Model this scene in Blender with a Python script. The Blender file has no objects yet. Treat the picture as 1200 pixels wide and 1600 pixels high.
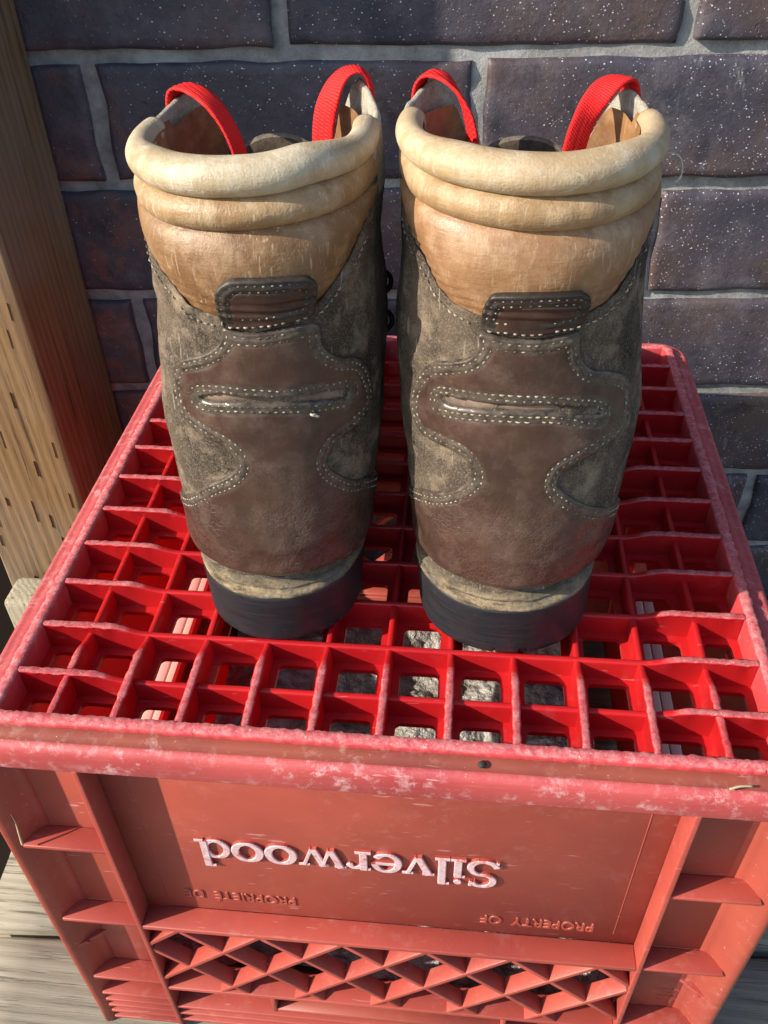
import bpy, bmesh, math, random
import numpy as np
from mathutils import Vector, Matrix, noise
from mathutils.geometry import delaunay_2d_cdt
random.seed(7)
sc = bpy.context.scene
R = math.radians
# ------------------------------------------------------------------ camera
cam_d = bpy.data.cameras.new('camera'); cam = bpy.data.objects.new('camera', cam_d)
sc.collection.objects.link(cam); sc.camera = cam
cam.location = (0.18088, -0.20577, 0.29134)
cam.rotation_euler = (0.871276, 0.017549, 0.091721)
cam_d.sensor_fit = 'VERTICAL'; cam_d.sensor_height = 36.0; cam_d.lens = 1374.73/1600*36.0
cam_d.clip_start = 0.01; cam_d.clip_end = 200
# ------------------------------------------------------------------ daylight
SUN_TO = Vector((-1.0, -0.45, 0.62)).normalized()
SUN_EL = math.asin(SUN_TO.z); SUN_ROT = math.atan2(SUN_TO.x, SUN_TO.y)
w = bpy.data.worlds.new('World'); sc.world = w; w.use_nodes = True
nt = w.node_tree; bg = nt.nodes['Background']
sky = nt.nodes.new('ShaderNodeTexSky'); sky.sky_type = 'NISHITA'; sky.sun_disc = False
sky.sun_elevation = SUN_EL; sky.sun_rotation = SUN_ROT
nt.links.new(sky.outputs[0], bg.inputs[0]); bg.inputs[1].default_value = 0.15
sun_d = bpy.data.lights.new('sun', 'SUN'); sun_d.energy = 4.8; sun_d.angle = R(0.6); sun_d.color = (1.0, .90, .76)
sun = bpy.data.objects.new('sun', sun_d); sc.collection.objects.link(sun)
sun.rotation_euler = SUN_TO.to_track_quat('Z', 'Y').to_euler(); sun.location = (-3, -1.5, 2)
sc.view_settings.view_transform = 'Standard'; sc.view_settings.look = 'None'
sc.view_settings.gamma = 1; sc.view_settings.exposure = 0.72
try: sc.view_settings.use_curve_mapping = False
except Exception: pass

# ------------------------------------------------------------------ helpers
COL = sc.collection
def tag(o, label=None, cat=None, group=None, kind=None):
    if label: o['label'] = label
    if cat: o['category'] = cat
    if group: o['group'] = group
    if kind: o['kind'] = kind
    return o
def empty(name, loc, label=None, cat=None, group=None, kind=None):
    o = bpy.data.objects.new(name, None); COL.objects.link(o); o.location = loc; o.empty_display_size = .02
    return tag(o, label, cat, group, kind)
def mesh(name, verts, faces, mats, smooth=True, fm=None, fix=True, doubles=0):
    me = bpy.data.meshes.new(name)
    me.from_pydata([tuple(v) for v in verts], [], [tuple(f) for f in faces])
    if not isinstance(mats, (list, tuple)): mats = [mats]
    for m in mats: me.materials.append(m)
    if fm is not None: me.polygons.foreach_set('material_index', fm)
    if fix or doubles:
        bm = bmesh.new(); bm.from_mesh(me)
        if doubles: bmesh.ops.remove_doubles(bm, verts=bm.verts, dist=doubles)
        if fix: bmesh.ops.recalc_face_normals(bm, faces=bm.faces)
        bm.to_mesh(me); bm.free()
    me.polygons.foreach_set('use_smooth', [smooth]*len(me.polygons))
    return me
def put(name, me, parent=None, loc=None):
    """link a mesh whose coordinates are world coordinates under its parent"""
    o = bpy.data.objects.new(name, me); COL.objects.link(o)
    if parent is not None:
        o.parent = parent
        if loc is None:
            r = parent
            off = Vector((0, 0, 0))
            while r is not None: off += r.location; r = r.parent
            me.transform(Matrix.Translation(-off))
        else: o.location = loc
    elif loc is not None: o.location = loc
    return o
class MB:
    """collects boxes and other small solids into one mesh"""
    def __init__(s): s.v = []; s.f = []
    def add(s, v, f):
        n = len(s.v); s.v += [tuple(p) for p in v]; s.f += [tuple(i+n for i in q) for q in f]
    def box(s, x0, x1, y0, y1, z0, z1, T=None):
        v = [(x, y, z) for x in (x0, x1) for y in (y0, y1) for z in (z0, z1)]
        if T: v = [T(*p) for p in v]
        s.add(v, [(0,1,3,2),(4,6,7,5),(0,4,5,1),(2,3,7,6),(0,2,6,4),(1,5,7,3)])
    def build(s, name, mat, parent=None, bevel=0, seg=2, smooth=False):
        me = mesh(name, s.v, s.f, mat, smooth=False)
        if bevel:
            bm = bmesh.new(); bm.from_mesh(me)
            bmesh.ops.bevel(bm, geom=list(bm.edges), offset=bevel, segments=seg, profile=.5, affect='EDGES', clamp_overlap=True)
            bm.to_mesh(me); bm.free(); smooth = True
        me.polygons.foreach_set('use_smooth', [smooth]*len(me.polygons))
        return put(name, me, parent)
def nz(x, y, z, s=1.0): return noise.noise(Vector((x*s, y*s, z*s)))

# ------------------------------------------------------------------ materials
class Mat:
    def __init__(s, name, rough=.6, spec=.5):
        s.m = bpy.data.materials.new(name); s.m.use_nodes = True; s.t = s.m.node_tree; s.b = s.t.nodes['Principled BSDF']
        s.b.inputs['Roughness'].default_value = rough; s.b.inputs['Specular IOR Level'].default_value = spec
        g = s.n('NewGeometry'); s.pos = g.outputs['Position']; s.nor = g.outputs['Normal']
    def n(s, kind, **kw):
        n = s.t.nodes.new('ShaderNode'+kind)
        for k, v in kw.items():
            if k.startswith('i_'):
                key = k[2:]; key = int(key) if key.isdigit() else key.replace('_', ' ')
                if hasattr(v, 'links') or isinstance(v, bpy.types.NodeSocket): s.t.links.new(v, n.inputs[key])
                else: n.inputs[key].default_value = v
            else: setattr(n, k, v)
        return n
    def map(s, sc_, rot=(0,0,0), src=None):
        return s.n('Mapping', i_Vector=src or s.pos, i_Scale=sc_, i_Rotation=rot).outputs[0]
    def noise(s, scale, det=4, rough=.6, vec=None, dist=0):
        return s.n('TexNoise', i_Vector=vec or s.pos, i_Scale=scale, i_Detail=det, i_Roughness=rough, i_Distortion=dist).outputs['Fac']
    def vor(s, scale, feature='F1', vec=None, rand=1):
        return s.n('TexVoronoi', feature=feature, i_Vector=vec or s.pos, i_Scale=scale, i_Randomness=rand).outputs['Distance']
    def ramp(s, fac, a, b, ca=(0,0,0,1), cb=(1,1,1,1)):
        r = s.n('ValToRGB', i_Fac=fac); e = r.color_ramp.elements
        if a > b: a, b, ca, cb = b, a, cb, ca
        e[0].position = a; e[0].color = ca; e[1].position = b; e[1].color = cb
        return r.outputs[0]
    def ramps(s, fac, stops):
        r = s.n('ValToRGB', i_Fac=fac); e = r.color_ramp.elements
        while len(e) < len(stops): e.new(.5)
        for el, (p, c) in zip(e, stops): el.position = p; el.color = (*c, 1)
        return r.outputs[0]
    def math(s, op, a, b=None, c=None):
        kw = {'i_0': a}
        if b is not None: kw['i_1'] = b
        n = s.n('Math', operation=op, **kw)
        return n.outputs[0]
    def mix(s, fac, a, b, mode='MIX'):
        n = s.n('Mix', data_type='RGBA', blend_type=mode)
        def st(i, v):
            if isinstance(v, bpy.types.NodeSocket): s.t.links.new(v, n.inputs[i])
            elif isinstance(v, (int, float)): n.inputs[i].default_value = v
            else: n.inputs[i].default_value = (*v[:3], 1)
        st(0, fac); st(6, a); st(7, b)
        return n.outputs[2]
    def col(s, c):
        if isinstance(c, bpy.types.NodeSocket): s.t.links.new(c, s.b.inputs['Base Color'])
        else: s.b.inputs['Base Color'].default_value = (*c, 1)
    def rough(s, r): s.t.links.new(r, s.b.inputs['Roughness'])
    def bump(s, h, dist=.0005, st=1.0):
        prev = s.b.inputs['Normal'].links
        n = s.n('Bump', i_Height=h, i_Distance=dist, i_Strength=st)
        if prev: s.t.links.new(prev[0].from_socket, n.inputs['Normal'])
        s.t.links.new(n.outputs[0], s.b.inputs['Normal'])
    def axis(s, i, src=None):
        return s.n('SeparateXYZ', i_0=src or s.pos).outputs[i]

def red_plastic(name, base, dark, scuff=.0, pale=(.52,.25,.24), dust=.35, top=False, rough=.42, glow=0):
    m = Mat(name, rough)
    big = m.noise(14, 3, .6); fine = m.noise(520, 5, .7); mid = m.noise(130, 6, .75)
    c = m.mix(m.ramp(big, .35, .65), dark, base)
    c = m.mix(m.math('MULTIPLY', m.math('MULTIPLY', m.ramp(mid, .52, .64), m.ramp(m.noise(24, 3), .42, .62)), dust*.7), c, pale)
    # fine pale specks of grit
    sp = m.ramp(m.vor(420), .10, .02)
    gate = m.ramp(m.noise(45, 3), .5, .62)
    c = m.mix(m.math('MULTIPLY', m.math('MULTIPLY', sp, gate), dust*1.6), c, (.62,.50,.42))
    st = m.noise(1.0, 4, .6, vec=m.map((60, 60, 900)))
    c = m.mix(m.math('MULTIPLY', m.ramp(st, .55, .75), .10*dust), c, pale)
    s2 = m.noise(1.0, 2, .5, vec=m.map((70, 900, 500), (.1, .5, .35)))
    c = m.mix(m.math('MULTIPLY', m.ramp(s2, .70, .73), .5), c, pale)
    if scuff:
        # ground-down faces: pale, rough, where the top edges have been dragged
        z = m.axis(2); nzv = m.axis(2, m.nor)
        up = m.ramp(nzv, .35, .8)
        if top: hi = m.ramp(m.math('ADD', m.math('MULTIPLY', z, 200.0), m.math('MULTIPLY', m.noise(300, 4), .5)), .60, .85)
        else: hi = 1.0
        sc1 = m.ramp(m.noise(260, 6, .75), .42, .70)
        f = m.math('MULTIPLY', m.math('MULTIPLY', up, hi), scuff)
        wear = m.mix(sc1, (.50,.07,.085), (.64,.29,.28))
        wear = m.mix(m.ramp(m.noise(900, 3, .7), .60, .72), wear, (.70,.50,.45))
        c = m.mix(f, c, wear)
        rr = m.n('MapRange', i_0=f, i_3=rough, i_4=.85).outputs[0]
        m.rough(rr)
        m.bump(m.math('MULTIPLY', m.noise(800, 5, .8), f), .0006, .7)
    m.col(c)
    m.bump(fine, .00012, .5)
    if glow:     # thin plastic lets the sun through
        tr = m.n('BsdfTranslucent'); m.t.links.new(c, tr.inputs[0])
        mx = m.n('MixShader', i_0=glow); m.t.links.new(m.b.outputs[0], mx.inputs[1]); m.t.links.new(tr.outputs[0], mx.inputs[2])
        out = [n for n in m.t.nodes if n.type == 'OUTPUT_MATERIAL'][0]; m.t.links.new(mx.outputs[0], out.inputs[0])
    return m.m
M = {}
M['red_grid'] = red_plastic('bright red grid plastic', (.62,.020,.022), (.50,.013,.018), scuff=.95, top=True, dust=.14, rough=.30, glow=.25)
M['red_rim'] = red_plastic('scuffed red rim plastic', (.44,.070,.068), (.33,.040,.045), scuff=.22, dust=1.2, pale=(.62,.36,.36), rough=.5)
M['red_dirty'] = red_plastic('rust brown dirty red plastic', (.26,.055,.032), (.20,.040,.028), dust=.9, pale=(.42,.22,.18), rough=.7)
M['red_edge'] = red_plastic('ground down red plastic', (.50,.050,.055), (.42,.035,.04), scuff=.9, dust=.7, rough=.6)
M['red_side'] = red_plastic('faded brick red plastic', (.31,.058,.036), (.25,.044,.030), dust=.22, rough=.5)
M['red_rib'] = red_plastic('faded red rib plastic', (.37,.064,.044), (.30,.050,.038), dust=.3, pale=(.5,.26,.24), rough=.45)
M['red_inner'] = red_plastic('bright red inner plastic', (.58,.018,.018), (.48,.012,.016), dust=.08, rough=.35, glow=.5)
M['red_pale'] = red_plastic('sun bleached red plastic', (.72,.36,.30), (.66,.31,.27), dust=.3, pale=(.7,.5,.45), rough=.6)

def letter_mat():
    m = Mat('worn letter caps', .55)
    n1 = m.ramp(m.noise(500, 5, .7), .35, .65)
    c = m.mix(n1, (.50,.29,.30), (.64,.50,.53)); c = m.mix(m.ramp(m.noise(160, 3), .58, .68), c, (.48,.12,.08))
    m.col(c); m.bump(m.noise(900, 4), .0002, .5); return m.m
M['letter'] = letter_mat()

def leather(name, base, dark, light, rough=.45, crack=0, scale=1., dust=.3, dustc=(.34,.30,.24), grain=1., spec=.5, hair=0, edge=False, zfade=None, wrinkle=0):
    m = Mat(name, rough, spec)
    big = m.noise(26*scale, 4, .6); mid = m.noise(120*scale, 5, .65); fine = m.noise(900, 4, .6)
    c = m.mix(m.ramp(big, .36, .66), dark, base)
    c = m.mix(m.math('MULTIPLY', m.ramp(mid, .48, .75), .55), c, light)
    d = m.math('MULTIPLY', m.ramp(m.noise(48*scale, 6, .7), .48, .70), m.ramp(m.noise(900, 3, .8), .35, .62))
    c = m.mix(m.math('MULTIPLY', d, dust), c, dustc)
    # scratches in two directions
    for rot, s in (((.3, .5, .2), (40, 900, 60)), ((1.1, .2, .9), (900, 50, 45))):
        sc_ = m.noise(1.0, 2, .5, vec=m.map(s, rot))
        c = m.mix(m.math('MULTIPLY', m.ramp(sc_, .69, .74), dust*1.2), c, light)
    if zfade:    # handled and polished lower part is a deeper brown
        c = m.mix(m.math('MULTIPLY', m.ramp(m.math('ADD', m.math('MULTIPLY', m.axis(2), 10.), m.math('MULTIPLY', m.noise(60, 4, .7), .25)), 1.95, 1.66), .0), c, dark)
        t_ = m.n('MapRange', i_0=m.math('ADD', m.axis(2), m.math('MULTIPLY', m.noise(55, 4, .7), .022)), i_1=.196, i_2=.164, i_3=0., i_4=.85).outputs[0]
        c = m.mix(t_, c, m.mix(m.ramp(mid, .4, .65), tuple(x*.8 for x in dark), tuple((x+y)/2 for x, y in zip(dark, base))))
    if edge:     # grime pressed into the stitched margins
        ed = m.n('Attribute', attribute_name='edge').outputs['Fac']
        g_ = m.n('MapRange', i_0=m.math('ADD', ed, m.math('MULTIPLY', m.noise(160, 4, .7), .0022)), i_1=.0048, i_2=.0068, i_3=.80, i_4=0.).outputs[0]
        c = m.mix(g_, c, m.mix(m.ramp(m.noise(260, 5, .75), .36, .64), (.028,.023,.018), (.115,.094,.072)))
    if wrinkle:
        w1 = m.noise(1.0, 4, .65, vec=m.map((330, 330, 70))); m.bump(w1, .0006, .5*wrinkle)
        m.bump(m.vor(1400), .00018, .35*wrinkle); m.bump(m.math('MULTIPLY', m.ramp(m.noise(1.0, 3, .6, vec=m.map((60, 60, 420), (.15, .1, 0))), .42, .34), -1.0), .0005, .14*wrinkle)
        c = m.mix(m.math('MULTIPLY', m.ramp(w1, .44, .34), .35), c, dark)
    if hair:     # fine pale scratches running down the leather
        h1 = m.noise(1.0, 3, .6, vec=m.map((950, 950, 75)))
        g1_ = m.ramp(m.noise(40, 3), .38, .58)
        c = m.mix(m.math('MULTIPLY', m.math('MULTIPLY', m.ramp(h1, .60, .68), g1_), hair), c, dustc)
        h2 = m.noise(1.0, 3, .6, vec=m.map((130, 130, 900)))
        c = m.mix(m.math('MULTIPLY', m.ramp(h2, .60, .70), hair*.35), c, dark); m.bump(h2, .0003, .5)
    if crack:
        cr = m.vor(430*scale, 'DISTANCE_TO_EDGE', vec=m.n('VectorMath', operation='ADD', i_0=m.pos, i_1=m.n('VectorMath', operation='SCALE', i_0=m.n('TexNoise', i_Vector=m.pos, i_Scale=220.).outputs[1], i_Scale=.004).outputs[0]).outputs[0])
        line = m.ramp(cr, .11, .0)
        gate = m.math('MULTIPLY', m.ramp(m.noise(45, 3), .36, .60), m.ramp(m.axis(2), .098, .066))
        f = m.math('MULTIPLY', m.math('MULTIPLY', line, gate), crack)
        c = m.mix(m.math('MULTIPLY', f, .40), c, light)
        m.bump(m.math('MULTIPLY', f, -1.0), .00022, .6)
    m.col(c)
    m.rough(m.n('MapRange', i_0=m.noise(60, 4), i_1=.3, i_2=.7, i_3=rough-.1, i_4=rough+.16).outputs[0])
    m.bump(mid, .0006, .35*grain); m.bump(fine, .00016, .6*grain)
    return m
def nubuck():
    m = Mat('scuffed grey brown nubuck', .92, .15)
    c = m.mix(m.ramp(m.noise(30, 5, .65), .34, .64), (.022,.018,.014), (.108,.080,.057))
    c = m.mix(m.ramp(m.noise(75, 6, .7), .50, .72), c, (.250,.195,.135))
    c = m.mix(m.math('MULTIPLY', m.ramp(m.noise(1500, 3, .8), .5, .68), .6), c, (.29,.245,.19))
    c = m.mix(m.math('MULTIPLY', m.ramp(m.noise(1300, 3, .8), .42, .34), .6), c, (.02,.018,.015))
    sc_ = m.noise(1.0, 2, .5, vec=m.map((900, 60, 60), (.4, .2, 1.0)))
    c = m.mix(m.math('MULTIPLY', m.ramp(sc_, .68, .73), .5), c, (.36,.32,.26))
    m.col(c); m.bump(m.noise(1300, 4, .8), .0004, .9); m.bump(m.noise(90, 4), .001, .4)
    return m.m
M['nubuck'] = nubuck()
def felt(name, a, b):
    m = Mat(name, .95, .1); c = m.mix(m.ramp(m.noise(400, 5, .75), .35, .65), a, b)
    c = m.mix(m.math('MULTIPLY', m.ramp(m.noise(2200, 3, .8), .5, .65), .5), c, tuple(min(1, x*1.4) for x in b))
    m.col(c); m.bump(m.noise(1800, 4, .8), .0006, 1.0); return m.m
M['flap'] = felt('grey suede collar flap', (.27,.245,.19), (.47,.43,.35))
M['tongue'] = felt('dark brown tongue felt', (.045,.033,.025), (.10,.08,.06))
M['tongue_edge'] = felt('dusty tongue edge', (.13,.11,.085), (.22,.19,.15))
def tan_roll():
    m = leather('pale tan roll leather', (.46,.39,.27), (.33,.25,.145), (.63,.58,.47), rough=.5, dust=.45, dustc=(.66,.58,.44), hair=.35, wrinkle=.8)
    return m.m
M['roll'] = tan_roll()
M['roll2'] = leather('tan second roll leather', (.37,.245,.125), (.25,.15,.068), (.53,.42,.27), rough=.5, dust=.35, dustc=(.60,.48,.33), hair=.45, wrinkle=.9).m
M['cuff'] = leather('worn tan cuff leather', (.27,.150,.064), (.16,.080,.034), (.47,.33,.19), rough=.45, dust=.3, dustc=(.56,.44,.30), hair=.55, zfade=True, wrinkle=.8).m
M['roll_r'] = leather('pale tan roll leather of right boot', (.45,.345,.21), (.34,.23,.12), (.60,.52,.39), rough=.5, dust=.4, dustc=(.64,.56,.42), hair=.3, wrinkle=.7).m
M['cuff_r'] = leather('orange tan cuff leather', (.32,.175,.080), (.22,.11,.05), (.50,.37,.24), rough=.45, dust=.3, dustc=(.56,.44,.32), hair=.4, zfade=True, wrinkle=.6).m
M['lining'] = leather('brown glossy lining', (.32,.16,.065), (.13,.065,.035), (.46,.30,.17), rough=.35, dust=.25).m
M['counter'] = leather('smooth dark brown leather', (.072,.037,.026), (.043,.024,.018), (.118,.076,.058), rough=.28, crack=.9, dust=.22, dustc=(.27,.21,.165), edge=True, grain=.7).m
M['tab'] = leather('dark chocolate leather', (.046,.021,.014), (.028,.014,.010), (.075,.042,.028), rough=.28, dust=.07, grain=.6).m
M['tab_rim'] = leather('black brown edge leather', (.024,.017,.013), (.014,.010,.008), (.060,.046,.035), rough=.45, dust=.16).m
M['pocket'] = leather('light tan leather inside slit', (.26,.175,.12), (.10,.065,.048), (.34,.26,.19), rough=.75, dust=.3).m
def thread_mat():
    m = Mat('off white stitching thread', .8, .2)
    m.col(m.mix(m.ramp(m.noise(140, 4), .40, .62), (.09,.075,.058), (.38,.335,.26))); return m.m
M['thread'] = thread_mat()
def webbing():
    m = Mat('red woven webbing', .7, .3)
    wv = m.n('TexWave', wave_type='BANDS', bands_direction='DIAGONAL', i_Vector=m.pos, i_Scale=420., i_Distortion=1.5, i_Detail=1.).outputs['Fac']
    m.col(m.mix(wv, (.60,.008,.010), (.80,.022,.020)))
    m.bump(wv, .0003, .6); m.bump(m.vor(1500), .0002, .5); return m.m
M['webbing'] = webbing()
def rubber():
    m = Mat('black sole rubber', .5, .4)
    st = m.noise(1, 4, .6, vec=m.map((60, 60, 700)))
    c = m.mix(m.ramp(st, .35, .8), (.011,.012,.015), (.024,.026,.032))
    c = m.mix(m.math('MULTIPLY', m.ramp(m.noise(260, 5, .7), .58, .78), .2), c, (.12,.115,.11))
    m.col(c); m.bump(m.noise(500, 4), .0002, .3); m.bump(st, .0001, .3); return m.m
M['rubber'] = rubber()
def welt():
    m = Mat('dusty tan midsole', .9, .15)
    v = m.map((90, 90, 500))
    c = m.mix(m.ramp(m.noise(1, 5, .65, vec=v), .35, .65), (.07,.055,.038), (.36,.275,.17))
    c = m.mix(m.ramp(m.noise(60, 5, .7), .50, .62), c, (.15,.14,.115))
    c = m.mix(m.ramp(m.axis(2), .0325, .0345), c, m.mix(m.ramp(m.noise(200, 5, .7), .35, .6), (.045,.039,.031), (.125,.108,.085)))
    c = m.mix(m.math('MULTIPLY', m.ramp(m.noise(700, 4, .8), .44, .36), .8), c, (.05,.042,.03))
    m.col(c); m.bump(m.noise(600, 5, .8), .0009, .9); return m.m
M['welt'] = welt()
m = Mat('black lacquered steel', .25, .6); m.col((.012,.012,.013)); M['hook'] = m.m

def brick_mat():
    m = Mat('glazed purple brown brick', .5, .45)
    rnd = m.n('ObjectInfo').outputs['Random']
    offs = m.n('VectorMath', operation='ADD', i_0=m.pos, i_1=m.n('VectorMath', operation='SCALE', i_0=m.n('CombineXYZ', i_0=rnd, i_1=rnd, i_2=rnd).outputs[0], i_Scale=7.).outputs[0]).outputs[0]
    a = m.noise(9, 5, .62, vec=offs); b = m.noise(34, 6, .7, vec=offs)
    c = m.ramps(a, [(.30,(.034,.036,.052)), (.46,(.060,.052,.068)), (.58,(.082,.058,.058)), (.72,(.125,.080,.062))])
    c = m.mix(m.math('MULTIPLY', m.ramp(b, .52, .70), .6), c, (.14,.12,.135))
    c = m.mix(m.math('MULTIPLY', m.ramp(b, .44, .36), .7), c, (.035,.030,.040))
    # reddish bare clay patches, mostly on the bricks low on the left
    x = m.axis(0); z = m.axis(2)
    left = m.math('MULTIPLY', m.ramp(m.math('ADD', x, .55), .62, .45), m.ramp(m.math('ADD', z, .5), .72, .55))
    red = m.math('MULTIPLY', left, m.ramp(m.noise(26, 5, .7), .50, .56))
    c = m.mix(m.math('MULTIPLY', red, .8), c, (.17,.070,.055))
    # thin lime veil
    c = m.mix(m.math('MULTIPLY', m.ramp(m.noise(15, 5, .75), .55, .75), .30), c, (.26,.24,.25))
    # splashes of white paint, denser to the right
    dens = m.n('MapRange', i_0=x, i_1=-.12, i_2=.30, i_3=.16, i_4=1.15).outputs[0]
    f = 0
    for s_, r0 in ((330, .20), (190, .12), (560, .20)):
        v = m.n('TexVoronoi', feature='F1', i_Vector=m.map((1,1,1.25), (0,.4,.3)), i_Scale=float(s_))
        keep = m.math('LESS_THAN', m.axis(0, v.outputs['Color']), m.math('MULTIPLY', dens, .30))
        f1 = m.math('MULTIPLY', m.ramp(v.outputs['Distance'], r0, r0*.6), keep)
        f = f1 if f == 0 else m.math('MAXIMUM', f, f1)
    f = m.math('MULTIPLY', f, m.ramp(m.noise(13, 4, .7), .36, .56))
    c = m.mix(m.math('MULTIPLY', f, .95), c, (.62,.64,.68))
    sm = m.noise(1, 5, .75, vec=m.map((120, 120, 22)))
    c = m.mix(m.math('MULTIPLY', m.math('MULTIPLY', m.ramp(sm, .60, .68), m.ramp(m.noise(7, 2), .52, .62)), .6), c, (.42,.43,.44))
    m.col(c)
    m.rough(m.n('MapRange', i_0=b, i_1=.3, i_2=.7, i_3=.26, i_4=.6).outputs[0])
    m.bump(b, .0018, .5); m.bump(m.noise(300, 5, .75), .0008, .8); m.bump(m.ramp(m.noise(120, 4, .7), .36, .30), -.0012, .5); m.bump(m.noise(11, 3, .5, vec=offs), .004, .4)
    return m.m
M['brick'] = brick_mat()
def mortar():
    m = Mat('grey sandy mortar', .95, .1)
    c = m.mix(m.ramp(m.noise(60, 6, .7), .35, .65), (.20,.20,.195), (.40,.40,.385))
    c = m.mix(m.math('MULTIPLY', m.ramp(m.noise(18, 3), .56, .66), .5), c, (.55,.56,.57))
    m.col(c); m.bump(m.noise(420, 5, .8), .0018, .9); return m.m
M['mortar'] = mortar()
def wood(name, a, b, c3, axis_, ring=38., rough=.75, knots=.5, incis=False, gray=0):
    """axis_ = stretch vector: small along the grain"""
    m = Mat(name, rough, .25)
    v = m.map(axis_)
    warp = m.noise(1.6, 3, .5, vec=v)
    wv = m.n('TexWave', wave_type='BANDS', bands_direction='DIAGONAL', i_Vector=v, i_Scale=ring/30, i_Distortion=5.0, i_Detail=3., i_Detail_Scale=.8).outputs['Fac']
    g = m.noise(9, 6, .7, vec=v)
    c = m.mix(m.math('MULTIPLY', m.ramp(wv, .1, 1.0), .45), a, b)
    c = m.mix(m.math('MULTIPLY', m.ramp(g, .55, .75), .6), c, c3)
    c = m.mix(m.math('MULTIPLY', m.ramp(m.noise(3.2, 6, .75, vec=v), .46, .38), .75), c, tuple(x*.35 for x in b))
    if gray: c = m.mix(m.math('MULTIPLY', m.ramp(m.noise(7, 3), .42, .60), gray), c, (.26,.25,.22))
    m.bump(g, .0008, .5); m.bump(wv, .0005, .25)
    if incis:
        iv = m.n('TexBrick', i_Vector=m.map((1, 1, 1), (R(90), 0, 0)), i_Scale=1.0, i_Mortar_Size=.0, i_Brick_Width=.017, i_Row_Height=.060).outputs[0]
    m.col(c); return m
post_m = wood('weathered treated post', (.215,.130,.058), (.095,.052,.025), (.31,.21,.10), (75, 75, 2.6), gray=.22)
M['post'] = post_m.m
M['deck'] = wood('grey weathered decking', (.27,.245,.19), (.16,.14,.105), (.36,.33,.27), (4, 110, 110), ring=24, rough=.85).m
M['scrap'] = wood('bleached scrap wood', (.34,.31,.22), (.20,.18,.12), (.42,.39,.30), (90, 90, 6), rough=.85).m
m = Mat('dark damp soil', .95, .1); m.col(m.mix(m.noise(30, 5, .7), (.012,.009,.006), (.05,.038,.026))); m.bump(m.noise(40, 5, .7), .01, .8); M['soil'] = m.m
def bubble():
    m = Mat('clear bubble wrap film', .12, .6)
    m.col(m.mix(m.ramp(m.noise(40, 4), .4, .62), (.30,.27,.23), (.66,.64,.60))); m.b.inputs['Transmission Weight'].default_value = .35; m.bump(m.noise(150, 4, .6), .006, 1.0)
    m.b.inputs['IOR'].default_value = 1.3
    m.rough(m.n('MapRange', i_0=m.noise(60, 3), i_3=.05, i_4=.25).outputs[0])
    return m.m
M['bubble'] = bubble()
m = Mat('dry straw', .8); m.col((.42,.33,.2)); M['straw'] = m.m
m = Mat('pale loose fibre', .8); m.col((.55,.50,.40)); M['fibre'] = m.m
m = Mat('black crumb', .7); m.col((.015,.014,.013)); M['crumb'] = m.m
# ================================================================== SETTING
WD, WM = .350, .0562
TH = math.atan(WM); EX = Vector((math.cos(TH), math.sin(TH), 0)); EY = Vector((-math.sin(TH), math.cos(TH), 0))
DECK_Z = -.280
def wallpt(s, d, z): return Vector((0, WD, 0))+EX*s+EY*d+Vector((0, 0, z))
# ground
put('ground', mesh('ground', [(-30,-30,-.75),(30,-30,-.75),(30,30,-.75),(-30,30,-.75)], [(0,1,2,3)], M['soil'])).__setitem__('kind', 'structure')
# brick wall
BP, BL, Z0, X0 = .0764, .2334, .1646, -.1668
wall = empty('brick_wall', (0, WD, 0), 'dark purple brown brick wall flecked with white paint behind the crate and boots', 'brick wall')
wall.rotation_euler = (0, 0, TH)
def mortar_mesh():
    nx, nz_ = 300, 220
    xs = np.linspace(-1.5, 2.1, nx); zs = np.linspace(-.75, .95, nz_)
    v = [(x, .0045+.0016*nz(x, 0, z, 60)+.0012*nz(x, 3, z, 150), z) for x in xs for z in zs]
    f = [(i*nz_+j, (i+1)*nz_+j, (i+1)*nz_+j+1, i*nz_+j+1) for i in range(nx-1) for j in range(nz_-1)]
    return mesh('mortar', v, f, M['mortar'])
put('mortar', mortar_mesh(), wall, (0, 0, 0))
def brick_mesh(k, bw, bh):
    nx, nz_ = 40, 14; v = []; f = []
    for i in range(nx):
        for j in range(nz_):
            u = -1+2*i/(nx-1); t = -1+2*j/(nz_-1)
            u = math.copysign(1-(1-abs(u))**1.25, u); t = math.copysign(1-(1-abs(t))**1.35, t)
            x = u*bw/2; z = t*bh/2
            ex = max(0, (abs(x)-(bw/2-.0024))/.0024); ez = max(0, (abs(z)-(bh/2-.0024))/.0024)
            rd = .0016*min(1, math.hypot(ex, ez))**2.2
            x += .0022*nz(k*9.1, z*40, u, 1.0)*abs(u)**8; z += .0020*nz(x*34, k*5.3, t)*abs(t)**6
            y = rd+.0009*nz(x, k*3.7, z, 22)+.0008*nz(x, k*1.7, z, 80)
            # dents and drag marks of the textured face
            y += .0016*max(0, nz(x*16, k*2.2, z*55)-.28)
            v.append((x, y, z))
    for i in range(nx-1):
        for j in range(nz_-1):
            f.append((i*nz_+j, (i+1)*nz_+j, (i+1)*nz_+j+1, i*nz_+j+1))
    ring = [i*nz_ for i in range(nx)]+[(nx-1)*nz_+j for j in range(1, nz_)]+[i*nz_+nz_-1 for i in range(nx-2, -1, -1)]+[j for j in range(nz_-2, 0, -1)]
    n0 = len(v)
    for r in ring: v.append((v[r][0], .02, v[r][2]))
    for a in range(len(ring)):
        b = (a+1) % len(ring); f.append((ring[a], ring[b], n0+b, n0+a))
    return mesh('brick', v, f, M['brick'])
brick_v = [brick_mesh(k, BL-.0088, BP-.0080) for k in range(7)]
rb = random.Random(3)
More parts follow.
